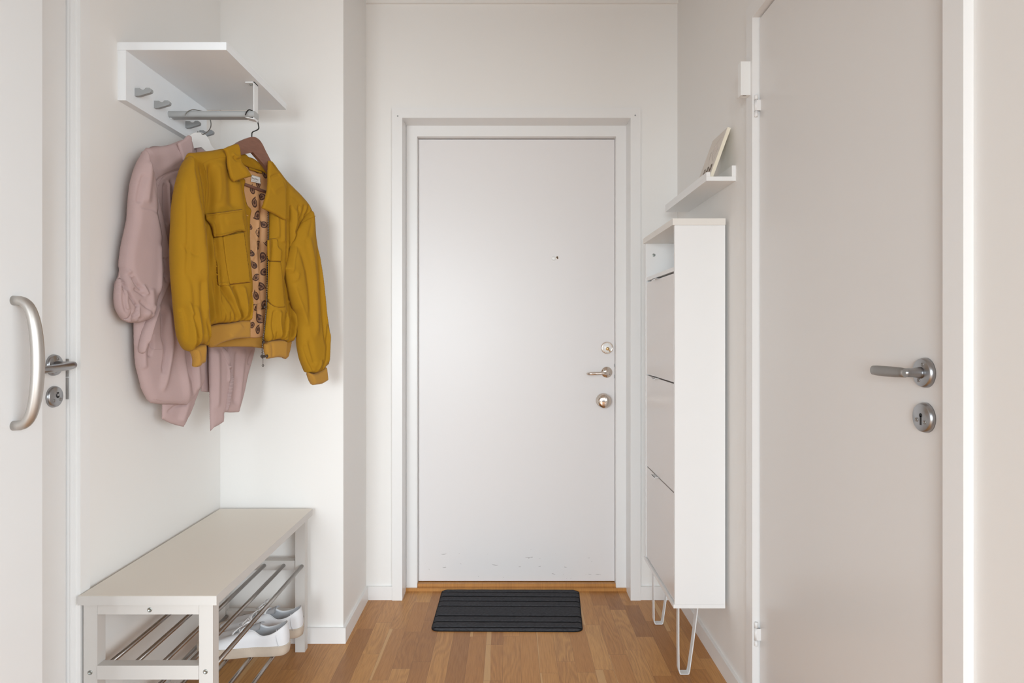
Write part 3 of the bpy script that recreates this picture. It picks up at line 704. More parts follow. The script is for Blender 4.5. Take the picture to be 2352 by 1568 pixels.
def cr_open(P, seg=0.004, closed=True):
    """Catmull-Rom; a repeated point makes a sharp corner"""
    P = [np.array(p, float) for p in P]; runs = []; cur = []
    n = len(P); corner = [i for i in range(n) if np.allclose(P[i], P[(i+1) % n])] if closed else []
    if corner:
        s0 = (corner[0]+1) % n; P = P[s0:]+P[:s0]
        cur = [P[0]]
        for p in P[1:]:
            if np.allclose(p, cur[-1]): runs.append(cur); cur = [p]
            else: cur.append(p)
        if not np.allclose(cur[-1], P[0]) : cur.append(P[0])
        runs.append(cur)
        runs = [r for r in runs if len(r) > 1]; out = []
        for r in runs: out += sample(r, seg, False)[:-1]
        return np.array(out)
    return np.array(sample(P, seg, closed))
def sample(P, seg, closed):
    n = len(P); out = []
    rng = range(n) if closed else range(n-1)
    for i in rng:
        if closed: p0, p1, p2, p3 = P[i-1], P[i], P[(i+1)%n], P[(i+2)%n]
        else: p0, p1, p2, p3 = P[max(i-1,0)], P[i], P[i+1], P[min(i+2, n-1)]
        k = max(1, int(round(np.linalg.norm(p2-p1)/seg)))
        for j in range(k):
            t = j/k; out.append(0.5*((2*p1)+(p2-p0)*t+(2*p0-5*p1+4*p2-p3)*t*t+(3*p1-p0-3*p2+p3)*t**3))
    if not closed: out.append(P[-1])
    return out
def dist_poly(Q, L, closed):
    """distance from Q to polyline, with parameter along it and side sign"""
    A = L if closed else L[:-1]; Bq = np.roll(L, -1, 0) if closed else L[1:]
    best = np.full(len(Q), 1e9); par = np.zeros(len(Q)); sgn = np.zeros(len(Q)); n = len(A)
    for i in range(n):
        ab = Bq[i]-A[i]; l2 = ab@ab
        if l2 < 1e-14: continue
        t = np.clip(((Q-A[i])@ab)/l2, 0, 1); c = A[i]+t[:,None]*ab; d = np.hypot(*(Q-c).T)
        m = d < best; best[m] = d[m]; par[m] = ((i+t)/n)[m]
        cr = ab[0]*(Q[:,1]-A[i,1])-ab[1]*(Q[:,0]-A[i,0]); sgn[m] = np.sign(cr)[m]
    return best, par, sgn

class Field:
    def __init__(s, pl, off, T, R, outline, strokes, nz, tilt=None):
        s.pl, s.off, s.T, s.R, s.ol, s.nz, s.tilt = pl, off, T, R, outline, nz, tilt
        s.st = []
        for st in strokes:
            kind = st[3] if len(st) > 3 else 'g'
            L = cr_open(list(pl.uw(st[0], off)), 0.01, closed=False)
            s.st.append((L, st[1], st[2], kind))
    def __call__(s, Q):
        d, _, _ = dist_poly(Q, s.ol, True)
        r = np.minimum(d/s.R, 1.0); k = np.sqrt(np.clip(1-(1-r)**2, 0, 1)); h = s.T*k
        fade = np.minimum(d/0.006, 1.0)
        for L, w, a, kind in s.st:
            e, par, sg = dist_poly(Q, L, False)
            end = np.clip(np.minimum(par, 1-par)/0.16, 0, 1); end = end*end*(3-2*end)
            if kind == 'i': end = 1-np.clip((par-0.55)/0.45, 0, 1)**2      # full at its start, dies at its end
            if kind == 'f': end = np.ones(len(Q))
            if kind == 's':     # a step: one side lifted, falling away
                h += 1.35*a*end*fade*np.where(sg > 0, np.exp(-(e/w)**1.2), -0.35*np.exp(-(e/(w*0.35))**2))
            else: h += 1.35*a*end*fade*np.exp(-(e/w)**2)
        if s.nz:
            amp, sx, sz = s.nz[0]*0.65, s.nz[1]*0.8, s.nz[2]*0.8
            h += amp*fade*np.array([mnoise.noise(Vector((q[0]*sx+3.1*s.off*100, q[1]*sz, 7.7))) + 0.5*mnoise.noise(Vector((q[0]*sx*2.3, q[1]*sz*2.1, 1.7+s.off*50))) for q in Q])
        return h

def panel(name, pl, px, off, T, R, m, parent, strokes=(), back=0.4, g=0.0036, nz=(0.0012, 22, 7), over=None, eps=0.001, extra=None, ripple=None):
    ol = cr_open(list(pl.uw(px, off)), g)
    F_ = Field(pl, off, T, R, ol, strokes, nz)
    mn = ol.min(0); mx = ol.max(0)
    gx = np.arange(mn[0], mx[0], g); gy = np.arange(mn[1], mx[1], g*0.92)
    pts = []
    for j, y in enumerate(gy):
        for x in gx: pts.append((x+(g/2 if j % 2 else 0), y))
    pts = np.array(pts)
    # inside test
    ins = np.zeros(len(pts), bool); n = len(ol)
    for i in range(n):
        a = ol[i]; b_ = ol[(i+1) % n]
        if a[1] == b_[1]: continue
        c = (a[1] > pts[:,1]) != (b_[1] > pts[:,1])
        xi = (b_[0]-a[0])*(pts[:,1]-a[1])/(b_[1]-a[1])+a[0]
        ins ^= c & (pts[:,0] < xi)
    pts = pts[ins]
    if len(pts):
        d, _, _ = dist_poly(pts, ol, True); pts = pts[d > g*0.45]
    allp = np.vstack([ol, pts]) if len(pts) else ol
    V, E, FC, OV, OE, OF = delaunay_2d_cdt([Vector(p) for p in allp], [(i, (i+1) % n) for i in range(n)], [], 1, 1e-7)
    Q = np.array([(v.x, v.y) for v in V])
    dd, _, _ = dist_poly(Q, ol, True); edge = dd < 1e-5
    h = F_(Q); h[edge] = 0
    r = np.minimum(dd/R, 1.0); hb = -back*T*np.sqrt(np.clip(1-(1-r)**2, 0, 1)); hb[edge] = 0; hb -= 0.0006*(~edge)
    base = off+over(Q) + eps if over is not None else np.full(len(Q), off)
    if ripple is not None:
        base = base+ripple(Q)
    front = pl.pt(Q, base+h); rear = pl.pt(Q, base+hb)
    bm = bmesh.new(); fv = [bm.verts.new(p) for p in front]; rv = [fv[i] if edge[i] else bm.verts.new(rear[i]) for i in range(len(Q))]
    for f in FC:
        if len(set(f)) < 3: continue
        try: a = bm.faces.new([fv[i] for i in f]); a.smooth = True
        except ValueError: pass
        try:
            if not all(edge[i] for i in f): b_ = bm.faces.new([rv[i] for i in reversed(f)]); b_.smooth = True
        except ValueError: pass
    if extra: extra(bm, pl, F_, off)
    o = obj(name, bm, m, parent)
    return o, F_

def strip_tube(pl, px, off, r, n=6, seg=0.006, r2=None):
    q = cr_open(list(pl.uw(px, off)), seg, closed=False); P3 = pl.pt(q, np.full(len(q), off))
    bm = bmesh.new(); tube(bm, [tuple(p) for p in P3], r, n, r2=r2); return bm
def seam(pl, px, off, fld, parent, m, r=0.0007, lift=0.0, name='seam'):
    q = cr_open(list(pl.uw(px, off)), 0.005, closed=False); h = off+fld(q)+lift
    P3 = pl.pt(q, h); bm = bmesh.new(); tube(bm, [tuple(p) for p in P3], r, 6); return obj(name, bm, m, parent)

# ---------------- mustard jacket
J = Plane((-0.79, 1.976, 1.5), (0.86, -0.51, 0))
jk = thing('bomber_jacket', 'mustard yellow cropped jacket with chest pockets and paisley lining on a brown hanger', 'jacket', (-0.79, 1.976, 1.06))
Yl, Yr_ = M['yel'], M['yrib']
# back
panel('back_panel', J, [(436,368),(470,354),(520,347),(560,374),(612,402),(655,424),(698,470),(684,520),(668,600),(672,700),(668,780),(600,790),(480,788),(468,700),(444,450)], -0.075, 0.012, 0.05, Yl, jk, g=0.008, back=1.6)
# lining with paisley
def paisley(bm, pl, fld, off):
    spots = [(576,436,.9,.6),(581,465,1,.3),(588,496,1.1,2.6),(604,516,.9,1.5),(589.5,534,1,0.2),(588.6,562,1.05,5.9),(612,560,.9,2),(573,581,.8,1),(603,591,1.0,3.3),(579,609,.85,1.1),(605.5,624,.95,5.2),(584,638,.9,2.4),(598,657.5,1.1,5.0),(585,679,1,.9),(604,701,1.0,2.9),(583,706,.9,4.4),(592,731,1.15,1.0),(575,747,.8,2.1),(589,756,.9,0.1),(600,452,.9,1.9),(590,424,.9,3.6),(605,400,.9,0.7),(588,392,.8,2.2),(571,521,.7,1.2)]
    for px, py, s, a0 in spots:
        c = pl.uw([(px, py)], off)[0]; S = 0.0160*s
        def blob(k, w, lift, mi):
            out = []
            for i in range(26):
                t = i/26*2*math.pi
                # teardrop with a bent tail
                x = S*k*(0.75*math.cos(t)); y = S*k*(1.05*math.sin(t))
                tail = max(0, math.sin(t))**2.2; x = x*(1-0.78*tail)+S*k*0.75*tail*tail; 
                x += S*0.05*math.sin(t*9)*(1 if mi == 0 and k > .9 else 0)
                out.append((c[0]+(x*math.cos(a0)-y*math.sin(a0))*0.8, c[1]+x*math.sin(a0)+y*math.cos(a0)))
            q = np.array(out); h = off+fld(q)+lift; P3 = pl.pt(q, h)
            cen = pl.pt(np.array([q.mean(0)]), np.array([off+fld(np.array([q.mean(0)]))[0]+lift]))[0]
            cv = bm.verts.new(cen); vs = [bm.verts.new(p) for p in P3]
            for i in range(len(vs)):
                f = bm.faces.new((cv, vs[i], vs[(i+1) % len(vs)])); f.material_index = mi; f.smooth = True
        blob(1.0, 1, 0.0006, 1); blob(0.70, 1, 0.0009, 2); blob(0.40, 1, 0.0012, 1)
ln = panel('lining', J, [(540,372),(556,372),(575,382),(602,392),(632,408),(634,500),(632,600),(628,700),(618,764),(560,764),(550,640),(546,500)], -0.034, 0.006, 0.03, [M['lin'], M['pai'], M['pai2']], jk,
      strokes=[([(598,420),(600,520),(596,640),(592,750)], 0.010, -0.006), ([(580,540),(590,640),(600,760)], 0.006, 0.004), ([(575,600),(585,560),(592,500)], 0.005, 0.003), ([(572,720),(585,700),(600,690)], 0.004, 0.003)], nz=(0.003, 30, 14), extra=paisley)
panel('collar_stand', J, [(552,355),(552,355),(564,354),(571,360),(584,365),(602,379),(614,393),(614,393),(614,400),(602,394),(581,388),(566,382),(552,373)], -0.024, 0.004, 0.008, Yl, jk, strokes=[([(575,365),(585,375),(598,386)], .004, .002)], g=0.003)
panel('hanging_loop', J, [(570,383),(570,383),(602,394),(602,394),(602,399),(602,399),(573,390),(573,390)], -0.020, 0.0015, 0.003, Yl, jk, g=0.0022, nz=None)
tg, _ = panel('neck_tag', J, [(578,401),(578,401),(598,407),(598,407),(599,422.5),(599,422.5),(576.5,417),(576.5,417)], -0.0225, 0.0006, 0.003, M['tag'], jk, g=0.003, nz=None)
bm = bmesh.new()
def tagpt(u, v):
    a = np.array((578,401))*(1-u)*(1-v)+np.array((598,407))*u*(1-v)+np.array((576.5,417))*(1-u)*v+np.array((599,422.5))*u*v
    q = J.uw([a], -0.0215); return tuple(J.pt(q, np.array([-0.0213]))[0])
def letter(strk): tube(bm, [tagpt(*p) for p in strk], 0.00035, 5)
x0 = 0.10
for wlt in ('D', 'e', 'e', 'D', 'e', 'e'):
    w = 0.12 if wlt == 'D' else 0.09
    if wlt == 'D': letter([(x0, .30), (x0, .58)]); letter([(x0, .30), (x0+w*.7, .34), (x0+w*.8, .45), (x0+w*.6, .56), (x0, .58)])
    else: letter([(x0, .50), (x0+w*.6, .48), (x0+w*.5, .41), (x0+w*.1, .43), (x0, .52), (x0+w*.2, .59), (x0+w*.6, .57)])
    x0 += w+0.015
letter([(0.12, .78), (0.85, .78)])
obj('tag_print', bm, M['pai'], tg)
# inside of back waistband
wb, _ = panel('waistband', J, [(476,790),(476,790),(500,770),(560,755),(620,757),(620,757),(618,803),(618,803),(590,798),(545,796),(500,797),(480,797)], -0.040, 0.005, 0.01, Yr_, jk, nz=(0.001, 14, 8), g=0.004)
# side of the back seen past the front
panel('side_back', J, [(643,590),(660,640),(670,690),(680,722),(680,750),(678,766),(673,782),(665,785),(655,785),(648,740),(640,680)], -0.022, 0.018, 0.02, Yl, jk,
      strokes=[([(652,640),(660,690),(664,740),(660,782)], .006, -.008), ([(668,700),(672,740),(666,780)], .005, .006), ([(655,690),(668,700),(676,715)], .005, .005), ([(657,720),(665,735),(671,760)], .004, -.004)], nz=(.003, 30, 12))
panel('back_band_end', J, [(652,784),(652,784),(670,783),(670,783),(667,800),(662,818),(656,824),(648,822),(648,822)], -0.018, 0.008, 0.012, Yr_, jk, nz=None)
# facing behind the left front
panel('front_facing', J, [(538,410),(562,412),(561,430),(562,445),(568,470),(577,482),(575,500),(574,540),(574,585),(560,560),(545,470)], -0.012, 0.004, 0.008, Yl, jk, strokes=[([(553,420),(556,450),(566,478)], .005, -.004)])
# left front
LF = [(428,356),(450,350),(485,346),(516,342),(526,360),(534,395),(542,414),(549,416),(556,450),(562,485),(566,520),(573,600),(578,652),(577,700),(574,738),(574,738),(555,737),(530,741),(500,743),(474,750),(474,750),(464,700),(455,600),(440,480),(424,400)]
lf, LFf = panel('front_panel', J, LF, 0.0, 0.024, 0.035, Yl, jk, strokes=[
    ([(446,372),(455,400),(463,450),(468,520)], .008, -.010), ([(470,375),(476,430),(474,500),(471,580)], .009, -.012), ([(486,380),(490,430),(486,470)], .008, .005),
    ([(515,360),(516,400),(522,460),(520,480)], .014, -.006), ([(495,370),(500,430),(498,485)], .016, .005),
    ([(470,560),(478,640),(488,720),(494,745)], .007, -.010), ([(480,500),(486,560),(492,620),(495,660),(505,740)], .006, -.009), ([(474,500),(476,600),(480,700),(484,745)], .006, .008), ([(486,590),(490,650),(500,700),(510,740)], .005, .008),
    ([(498,655),(510,680),(524,700),(540,738)], .006, -.010, 'g'), ([(505,650),(520,680),(532,710),(545,737)], .006, .008), ([(526,655),(532,680),(545,715),(552,737)], .006, -.009), ([(545,655),(552,690),(556,737)], .007, .007),
    ([(575,665),(566,700),(560,737)], .006, -.007), ([(578,680),(571,710),(568,737)], .005, .005),
    ([(524,737),(522,728),(519,715)], .003, -.005,'i'), ([(550,737),(548,726),(543,712)], .003, -.006,'i'), ([(558,737),(559,727),(557,715)], .0025, -.005,'i'), ([(512,741),(509,728),(503,712)], .003, -.006,'i')],
    nz=(0.0022, 26, 6), back=0.8)
seam(J, [(455,378),(466,371),(490,365),(519,361)], 0.0, LFf, lf, M['yel'], 0.0009, -0.0002)
seam(J, [(455,378),(462,396),(466,430),(467,480),(468,540)], 0.0, LFf, lf, M['yel'], 0.0009, -0.0002)
# left pocket + flap
pk, pkf = panel('pocket', J, [(496,544),(496,544),(562,532),(562,532),(570,590),(578,649),(578,649),(550,652),(520,656),(505,657),(499,649),(496,600)], 0.026, 0.0028, 0.004, Yl, jk, over=lambda Q: LFf(Q)-0.026, eps=-0.0002, nz=(.0015, 20, 9), back=0.3,
      strokes=[([(508,570),(512,610),(510,640)], .006, -.003), ([(530,600),(540,620),(552,640)], .008, .002)])
panel('pocket_pleat', J, [(512,541),(512,541),(562,532),(562,532),(577,648),(577,648),(528,653),(528,653),(519,600)], 0.029, 0.0022, 0.003, Yl, pk, over=lambda Q: LFf(Q)-0.026, eps=0.0004, nz=(.001, 20, 9), back=0.3)
seam(J, [(500,650),(525,647),(577,643)], 0.029, lambda Q: LFf(Q)-0.026+0.0022, pk, Yl, 0.0006, 0.0)
fl_, _ = panel('pocket_flap', J, [(480,490),(480,490),(505,487),(535,483),(558,479.5),(558,479.5),(561,505),(566,533),(566,533),(551,531),(523,540),(498,545),(498,545),(492,540),(488,512),(481,499)], 0.034, 0.004, 0.004, Yl, jk, over=lambda Q: LFf(Q)-0.024, eps=-0.001, nz=(.001, 16, 12), back=0.2,
      strokes=[([(503,490),(502,515),(508,540)], .004, -.003), ([(485,498),(493,515),(498,540)], .004, .004), ([(516,508),(540,504),(558,500)], .012, .003)])
seam(J, [(483,495),(510,491),(558,485)], 0.034, lambda Q: LFf(Q)-0.020+0.0, fl_, Yl, 0.0006)
seam(J, [(498,539),(525,534),(550,527),(563,528)], 0.034, lambda Q: LFf(Q)-0.020+0.0, fl_, Yl, 0.0006)
bm = bmesh.new(); q = J.uw([(563,495)], 0.004)
for d in ((0,0),): 
    c3 = J.pt(q, np.array([0.012]))[0]; tube(bm, [tuple(c3+np.array((-.002,0,.001))), tuple(c3+np.array((.003,0.004,-.001)))], 0.001, 6)
obj('button_loop', bm, M['lin'], jk)
# left front band (folds away from the inner band)
panel('waistband', J, [(474,750),(474,750),(500,744),(530,741),(555,736),(574,735),(574,735),(574,776),(574,776),(550,777),(525,782),(505,789),(490,797),(480,796),(476,780)], 0.001, 0.010, 0.010, Yr_, jk, nz=(0.002, 12, 8), strokes=[([(552,745),(540,760),(525,775)], .012, .003)], back=0.7)
# left sleeve
LS = [(439,361),(430,364),(419,386),(408,426),(401,472),(399,514),(397,560),(398,618),(403,680),(407,725),(413,770),(423,796),(434,807),(445,798),(458,791),(472,794),(477,787),(476,745),(473,690),(471,644),(469,600),(468,549),(465,525),(459,492),(449,453),(443,405)]
ls, LSf = panel('sleeve', J, LS, 0.034, 0.036, 0.030, Yl, jk, strokes=[
    ([(418,400),(416,460),(415,540),(413,640)], .004, -.004), ([(436,390),(440,470),(446,560),(448,650)], .018, .006),
    ([(405,560),(420,580),(440,588)], .006, -.003), ([(460,560),(457,640),(462,720)], .010, .003), ([(448,640),(448,700),(456,770)], .008, -.004),
    ([(410,700),(418,740),(422,790)], .004, -.006), ([(416,690),(428,740),(432,800)], .004, .006), ([(425,720),(434,760),(437,798)], .0035, -.006), ([(432,700),(442,750),(441,795)], .006, .005), ([(440,795),(441,782),(437,765)], .003, -.008,'i'), ([(470,790),(467,760),(458,730)], .005, -.006,'i'), ([(473,700),(474,740),(472,780)], .004, .005),
    ([(412,620),(428,660),(432,720)], .008, -.003)], nz=(0.0035, 26, 9), back=1.2)
cf, _ = panel('cuff', J, [(436,802),(436,802),(452,792),(470,790),(470,790),(472,800),(471,820),(469,834),(469,834),(463,834),(458,841),(450,843),(444,842),(444,842),(445,826),(441,812)], 0.034, 0.016, 0.012, Yr_, jk, nz=None, back=1.1, strokes=[([(446,803),(450,820),(449,840)], .004, .003)], g=0.003)
# right front
RF = [(617,369),(638,392),(655,414),(672,431),(690,449),(706,468),(714,484),(715,490),(715,490),(702,500),(686,516),(668,560),(656,606),(650,640),(651,670),(655,700),(659,756),(660,784),(660,784),(646,781),(631,781),(614,785),(614,785),(608,773),(607,756),(610,723),(612,700),(613,640),(614,600),(616,560),(618,520),(620,480),(617,420)]
rf, RFf = panel('front_panel', J, RF, 0.0, 0.022, 0.03, Yl, jk, strokes=[
    ([(658,470),(659,520),(660,570),(662,600)], .0045, -.014), ([(668,480),(669,520),(667,560)], .006, .006), ([(676,470),(675,500),(668,540)], .004, -.005), ([(690,470),(686,490),(678,510)], .005, -.006), ([(702,470),(697,490),(690,500)], .005, -.006), ([(652,500),(652,550),(650,610)], .006, -.007), ([(640,500),(640,530),(640,560)], .008, .005), ([(626,495),(628,530),(626,550)], .008, .005),
    ([(622,710),(618,750),(624,783)], .004, -.006), ([(632,710),(630,740),(636,781)], .006, .008), ([(652,715),(644,750),(638,781)], .005, -.008), ([(656,710),(652,745),(644,781)], .005, .007), ([(657,740),(652,765),(650,782)], .004, -.006), ([(628,781),(628,772),(625,760)], .003, -.005,'i'), ([(642,781),(645,770),(647,758)], .003, -.006,'i')],
    nz=(0.0022, 26, 7), back=0.8)
seam(J, [(655,452),(668,462),(684,480)], 0.0, RFf, rf, Yl, 0.0009, -0.0002)
pk2, _ = panel('pocket', J, [(618,598),(618,598),(644,600),(644,600),(649,634),(652,670),(655,705),(655,705),(640,706),(629,702),(623,691),(621,665),(619,630)], 0.022, 0.003, 0.003, Yl, jk, over=lambda Q: RFf(Q)-0.022, eps=0.0, nz=(.001, 20, 9), back=0.3)
panel('pocket_flap', J, [(615,551),(615,551),(631,547),(639,549),(641,566),(648,575),(648,575),(646,601),(646,601),(623,598),(617,592),(615,570)], 0.027, 0.0045, 0.004, Yl, jk, over=lambda Q: RFf(Q)-0.024, eps=0.0, nz=(.001, 16, 12), back=0.2, strokes=[([(618,556),(628,554),(637,553)], .003, -.001)])
panel('waistband', J, [(606,790),(606,790),(616,784),(631,781),(646,780),(658,784),(658,784),(657,802),(656,823),(656,823),(640,820),(625,822),(612,824),(612,824),(607,806)], 0.002, 0.012, 0.010, Yr_, jk, nz=(0.001, 12, 8), strokes=[([(618,786),(621,805),(620,822)], .004, -.003)], back=0.7)
# right sleeve
RS = [(709,483),(715,486),(718,498),(720,520),(722,545),(727,576),(732,610),(738,644),(743,690),(746,722),(753,760),(753,800),(751,836),(751,836),(745,842),(735,852),(722,857),(705,856),(705,856),(694,828),(688,800),(686,776),(684,727),(675,706),(666,675),(659,645),(655,626),(650,617),(650,617),(658,600),(664,575),(671,552),(678,530),(688,512),(700,494)]
rs, RSf = panel('sleeve', J, RS, 0.008, 0.030, 0.036, Yl, jk, strokes=[
    ([(660,630),(664,600),(672,565)], .004, .004), ([(674,560),(688,610),(698,670),(702,740)], .010, -.006), ([(708,500),(700,530),(688,560)], .006, -.003), ([(690,530),(705,600),(712,700),(712,780)], .012, .006), ([(716,560),(722,640),(728,720),(736,800)], .006, -.006), ([(722,570),(730,650),(737,720),(745,790)], .004, .004),
    ([(662,648),(670,640),(672,625)], .005, .003), ([(664,650),(676,690),(690,730),(700,790)], .007, .005), ([(692,740),(700,790),(712,840)], .007, -.005), ([(740,740),(738,790),(732,845)], .004, -.007), ([(745,760),(745,800),(742,835)], .005, .004),
    ([(690,790),(700,825),(712,852)], .004, -.006), ([(731,850),(730,838),(728,825)], .003, -.008,'i'), ([(718,855),(722,840),(724,825)], .004, .004,'i')], nz=(0.0035, 26, 9), back=1.2)
seam(J, [(688,514),(700,504),(714,497)], 0.014, RSf, rs, Yl, 0.0009, -0.0002)
panel('cuff', J, [(706,855),(706,855),(722,857),(737,850),(747,841),(747,841),(749,856),(751,873),(751,873),(738,881),(727,883),(718,884),(718,884),(713,875),(709,864)], 0.016, 0.016, 0.012, Yr_, jk, nz=None, back=1.1, g=0.003)
# collars
panel('collar', J, [(512,342),(512,342),(525,336),(540,331),(546,331),(550,340),(552,352),(553,364),(555,373),(566,386),(578,405),(578,405),(560,410),(537,418),(537,418),(530,409),(525,392),(522,377),(521,361),(518,350)], 0.030, 0.007, 0.006, Yl, jk, back=1.0, g=0.003, nz=(.001, 20, 16),
      strokes=[([(532,358),(540,368),(548,366),(552,366)], .004, -.004), ([(530,352),(540,362),(549,361)], .004, .004), ([(545,372),(552,384),(568,402)], .006, .002)])
panel('collar', J, [(616,368),(616,368),(622,373),(631,386),(651,410),(656,420),(656,445),(656,506),(656,506),(650,504),(628,491),(601,478.5),(601,478.5),(606,463),(612,442),(614.5,422),(615,394)], 0.028, 0.007, 0.006, Yl, jk, back=1.0, g=0.003, nz=(.001, 20, 12),
      strokes=[([(617,410),(626,404),(640,400)], .004, -.003), ([(622,440),(635,430),(652,425)], .012, .003)])
# zip
bm = bmesh.new(); zl = [(616,480),(616,540),(614,620),(612,700),(607,756),(603,790),(603,822)]
q = cr_open(list(J.uw(zl, 0.004)), 0.0034, closed=False); P3 = J.pt(q, np.full(len(q), 0.004))
tube(bm, [tuple(p) for p in P3], 0.0012, 6)
for i, p in enumerate(P3):
    d = Vector(J.u)*(0.0012 if i % 2 else -0.0012); lathe(bm, [(0.0016, -0.0012), (0.0016, 0.0012)], Vector(p)+d, J.n, 6)
zp = obj('zip', bm, M['zip'], jk)
bm = bmesh.new(); c3 = Vector(J.pt(J.uw([(604,818)], 0.01), np.array([0.01]))[0])
u3 = Vector(J.u); n3 = Vector(J.n)
for w_ in (-0.004, 0.004): lathe(bm, [(0.0042, -0.002), (0.0048, 0), (0.0042, 0.002)], c3+u3*w_+Vector((0,0,0.0)), J.n, 14)
tube(bm, [c3+Vector((0,0,-0.004)), c3+Vector((0,0,-0.014)), c3+Vector((0,0,-0.026))], 0.0008, 6)
tube(bm, [c3+Vector((0,0,-0.0285))+u3*(0.003*math.cos(a))+Vector((0,0,0.003*math.sin(a))) for a in np.linspace(0, 2*math.pi, 14, endpoint=False)], 0.0011, 6, closed=True)
lathe(bm, [(0.0048, -0.0012), (0.0052, 0), (0.0026, 0.0012)], c3+u3*0.0155, J.n, 18)
obj('zip_slider', bm, M['zip'], zp)
for px, py in ((608,705),(606,785)):
    bm = bmesh.new(); c3 = Vector(J.pt(J.uw([(px,py)], 0.012), np.array([0.012]))[0])
    lathe(bm, [(0.0045, -0.004), (0.0052, 0), (0.004, 0.002), (0.0022, 0.0045), (0, 0.005)], c3, (Vector(J.n)-Vector(J.u)*0.6), 16); obj('snap_stud', bm, M['zip'], jk)

# brown hanger
hg = thing('wooden_hanger', 'dark brown wooden hanger holding up the mustard jacket', 'clothes hanger', (-0.79, 1.976, 1.7))
def pxy(pl, px, off): 
    q = cr_open(list(pl.uw(px, off)), 0.006); return [tuple(p) for p in pl.pt(q, np.full(len(q), off))]
bm = bmesh.new()
prism(bm, pxy(J, [(440,374),(470,357),(520,340),(545,326),(557,320.5),(570,316),(580,316.4),(588,321),(596,331),(608,355),(625,384),(660,427),(694,470),(690,478),(650,437),(613,397),(598,377),(575,351),(575,351),(552,356),(520,362),(470,370),(444,382)], -0.018), tuple(J.n*0.013))
obj('shoulder_bar', bm, M['walnut'], hg, bevel=0.002)
bm = bmesh.new(); a = J.pt(J.uw([(500,400),(640,452)], -0.012), np.array([-0.012, -0.012])); 
q = J.pt(J.uw([(508,404),(640,452)], -0.0255), np.array([-0.0235, -0.0235])); tube(bm, [tuple(q[0]), tuple(q[1])], 0.0048, 16); obj('trouser_bar', bm, M['walnut'], hg)
ztop = zr+0.0098+0.0020
bm = bmesh.new(); r0 = Vector((-0.7895, 1.976, 0))
base = Vector(J.pt(J.uw([(578.5,317)], -0.0115), np.array([-0.0115]))[0])
# the hook goes over the rod, whose top is at zr + 0.0095
hk = [base+Vector((0,0,-0.006)), base+Vector((0.0,0.0,0.01)), base+Vector((0.001,0.004,0.020)), Vector((-0.7800, 2.003, 1.775)), Vector((-0.7835, 2.0085, 1.795)), Vector((-0.786, 2.005, 1.812)), Vector((-0.7885, 1.991, 1.8215)), Vector((-0.7905, 1.976, 1.8235)), Vector((-0.793, 1.961, 1.820)), Vector((-0.7955, 1.950, 1.8095)), Vector((-0.797, 1.946, 1.799))]
hk = [Vector(v) for v in sample([np.array(v) for v in hk], 0.004, False)]
tube(bm, hk, 0.0018, 10); obj('hook', bm, M['wire'], hg)

# ---------------- dusty pink shirt
S = Plane((-0.955, 1.976, 1.5), (0.93, -0.36, 0))
sh = thing('shirt', 'long dusty pink shirt with rolled sleeve hanging behind the mustard jacket', 'shirt', (-0.955, 1.976, 0.85))
Pk = M['pink']
panel('back_panel', S, [(336,346),(385,336),(430,326),(480,345),(540,375),(578,420),(582,600),(584,760),(566,840),(548,880),(500,885),(440,885),(380,880),(335,860),(316,800),(314,600),(318,450)], -0.042, 0.010, 0.04, Pk, sh, g=0.009, strokes=[([(470,700),(468,800),(466,880)], .02, -.01)], back=0.5)
panel('inner_tail', S, [(452,780),(452,780),(482,780),(484,900),(484,900),(473,900),(461,898),(461,898),(460,850)], -0.034, 0.004, 0.01, Pk, sh)
panel('back_tail', S, [(380,860),(374,900),(372,928),(371,962),(371,962),(395,973),(421.5,980),(421.5,980),(432,960),(441,941),(456,900),(467,866),(468,800),(430,790)], -0.014, 0.008, 0.02, Pk, sh, strokes=[([(378,950),(384,944),(400,932),(424,928)], .004, -.004), ([(440,880),(428,920),(412,972)], .012, .006)], back=0.5)
# right half
rt, RTf = panel('front_panel', S, [(452,330),(480,345),(520,368),(560,420),(585,520),(592,640),(588,760),(585,797),(577,830),(568,862),(560,900),(552,930),(548,946),(548,946),(530,947),(514,947),(513,958),(512,969),(512,969),(498,978),(490,982),(483,990),(483,990),(482,950),(481,902),(479,850),(478,799),(470,700),(462,500)], -0.012, 0.012, 0.02, Pk, sh, strokes=[
    ([(498,790),(511,818),(520,840),(524,860),(523,880),(517,915),(513,950)], .006, .009, 's'), ([(505,800),(516,825),(520,850),(518,880)], .005, .005), ([(492,800),(494,860),(492,940)], .010, .005), ([(540,800),(536,860),(532,930)], .010, -.005), ([(556,800),(548,870),(542,935)], .008, .004), ([(575,800),(568,820),(564,838)], .004, -.005), ([(520,780),(520,820),(526,870)], .006, -.005)], nz=(.003, 20, 5), back=0.5)
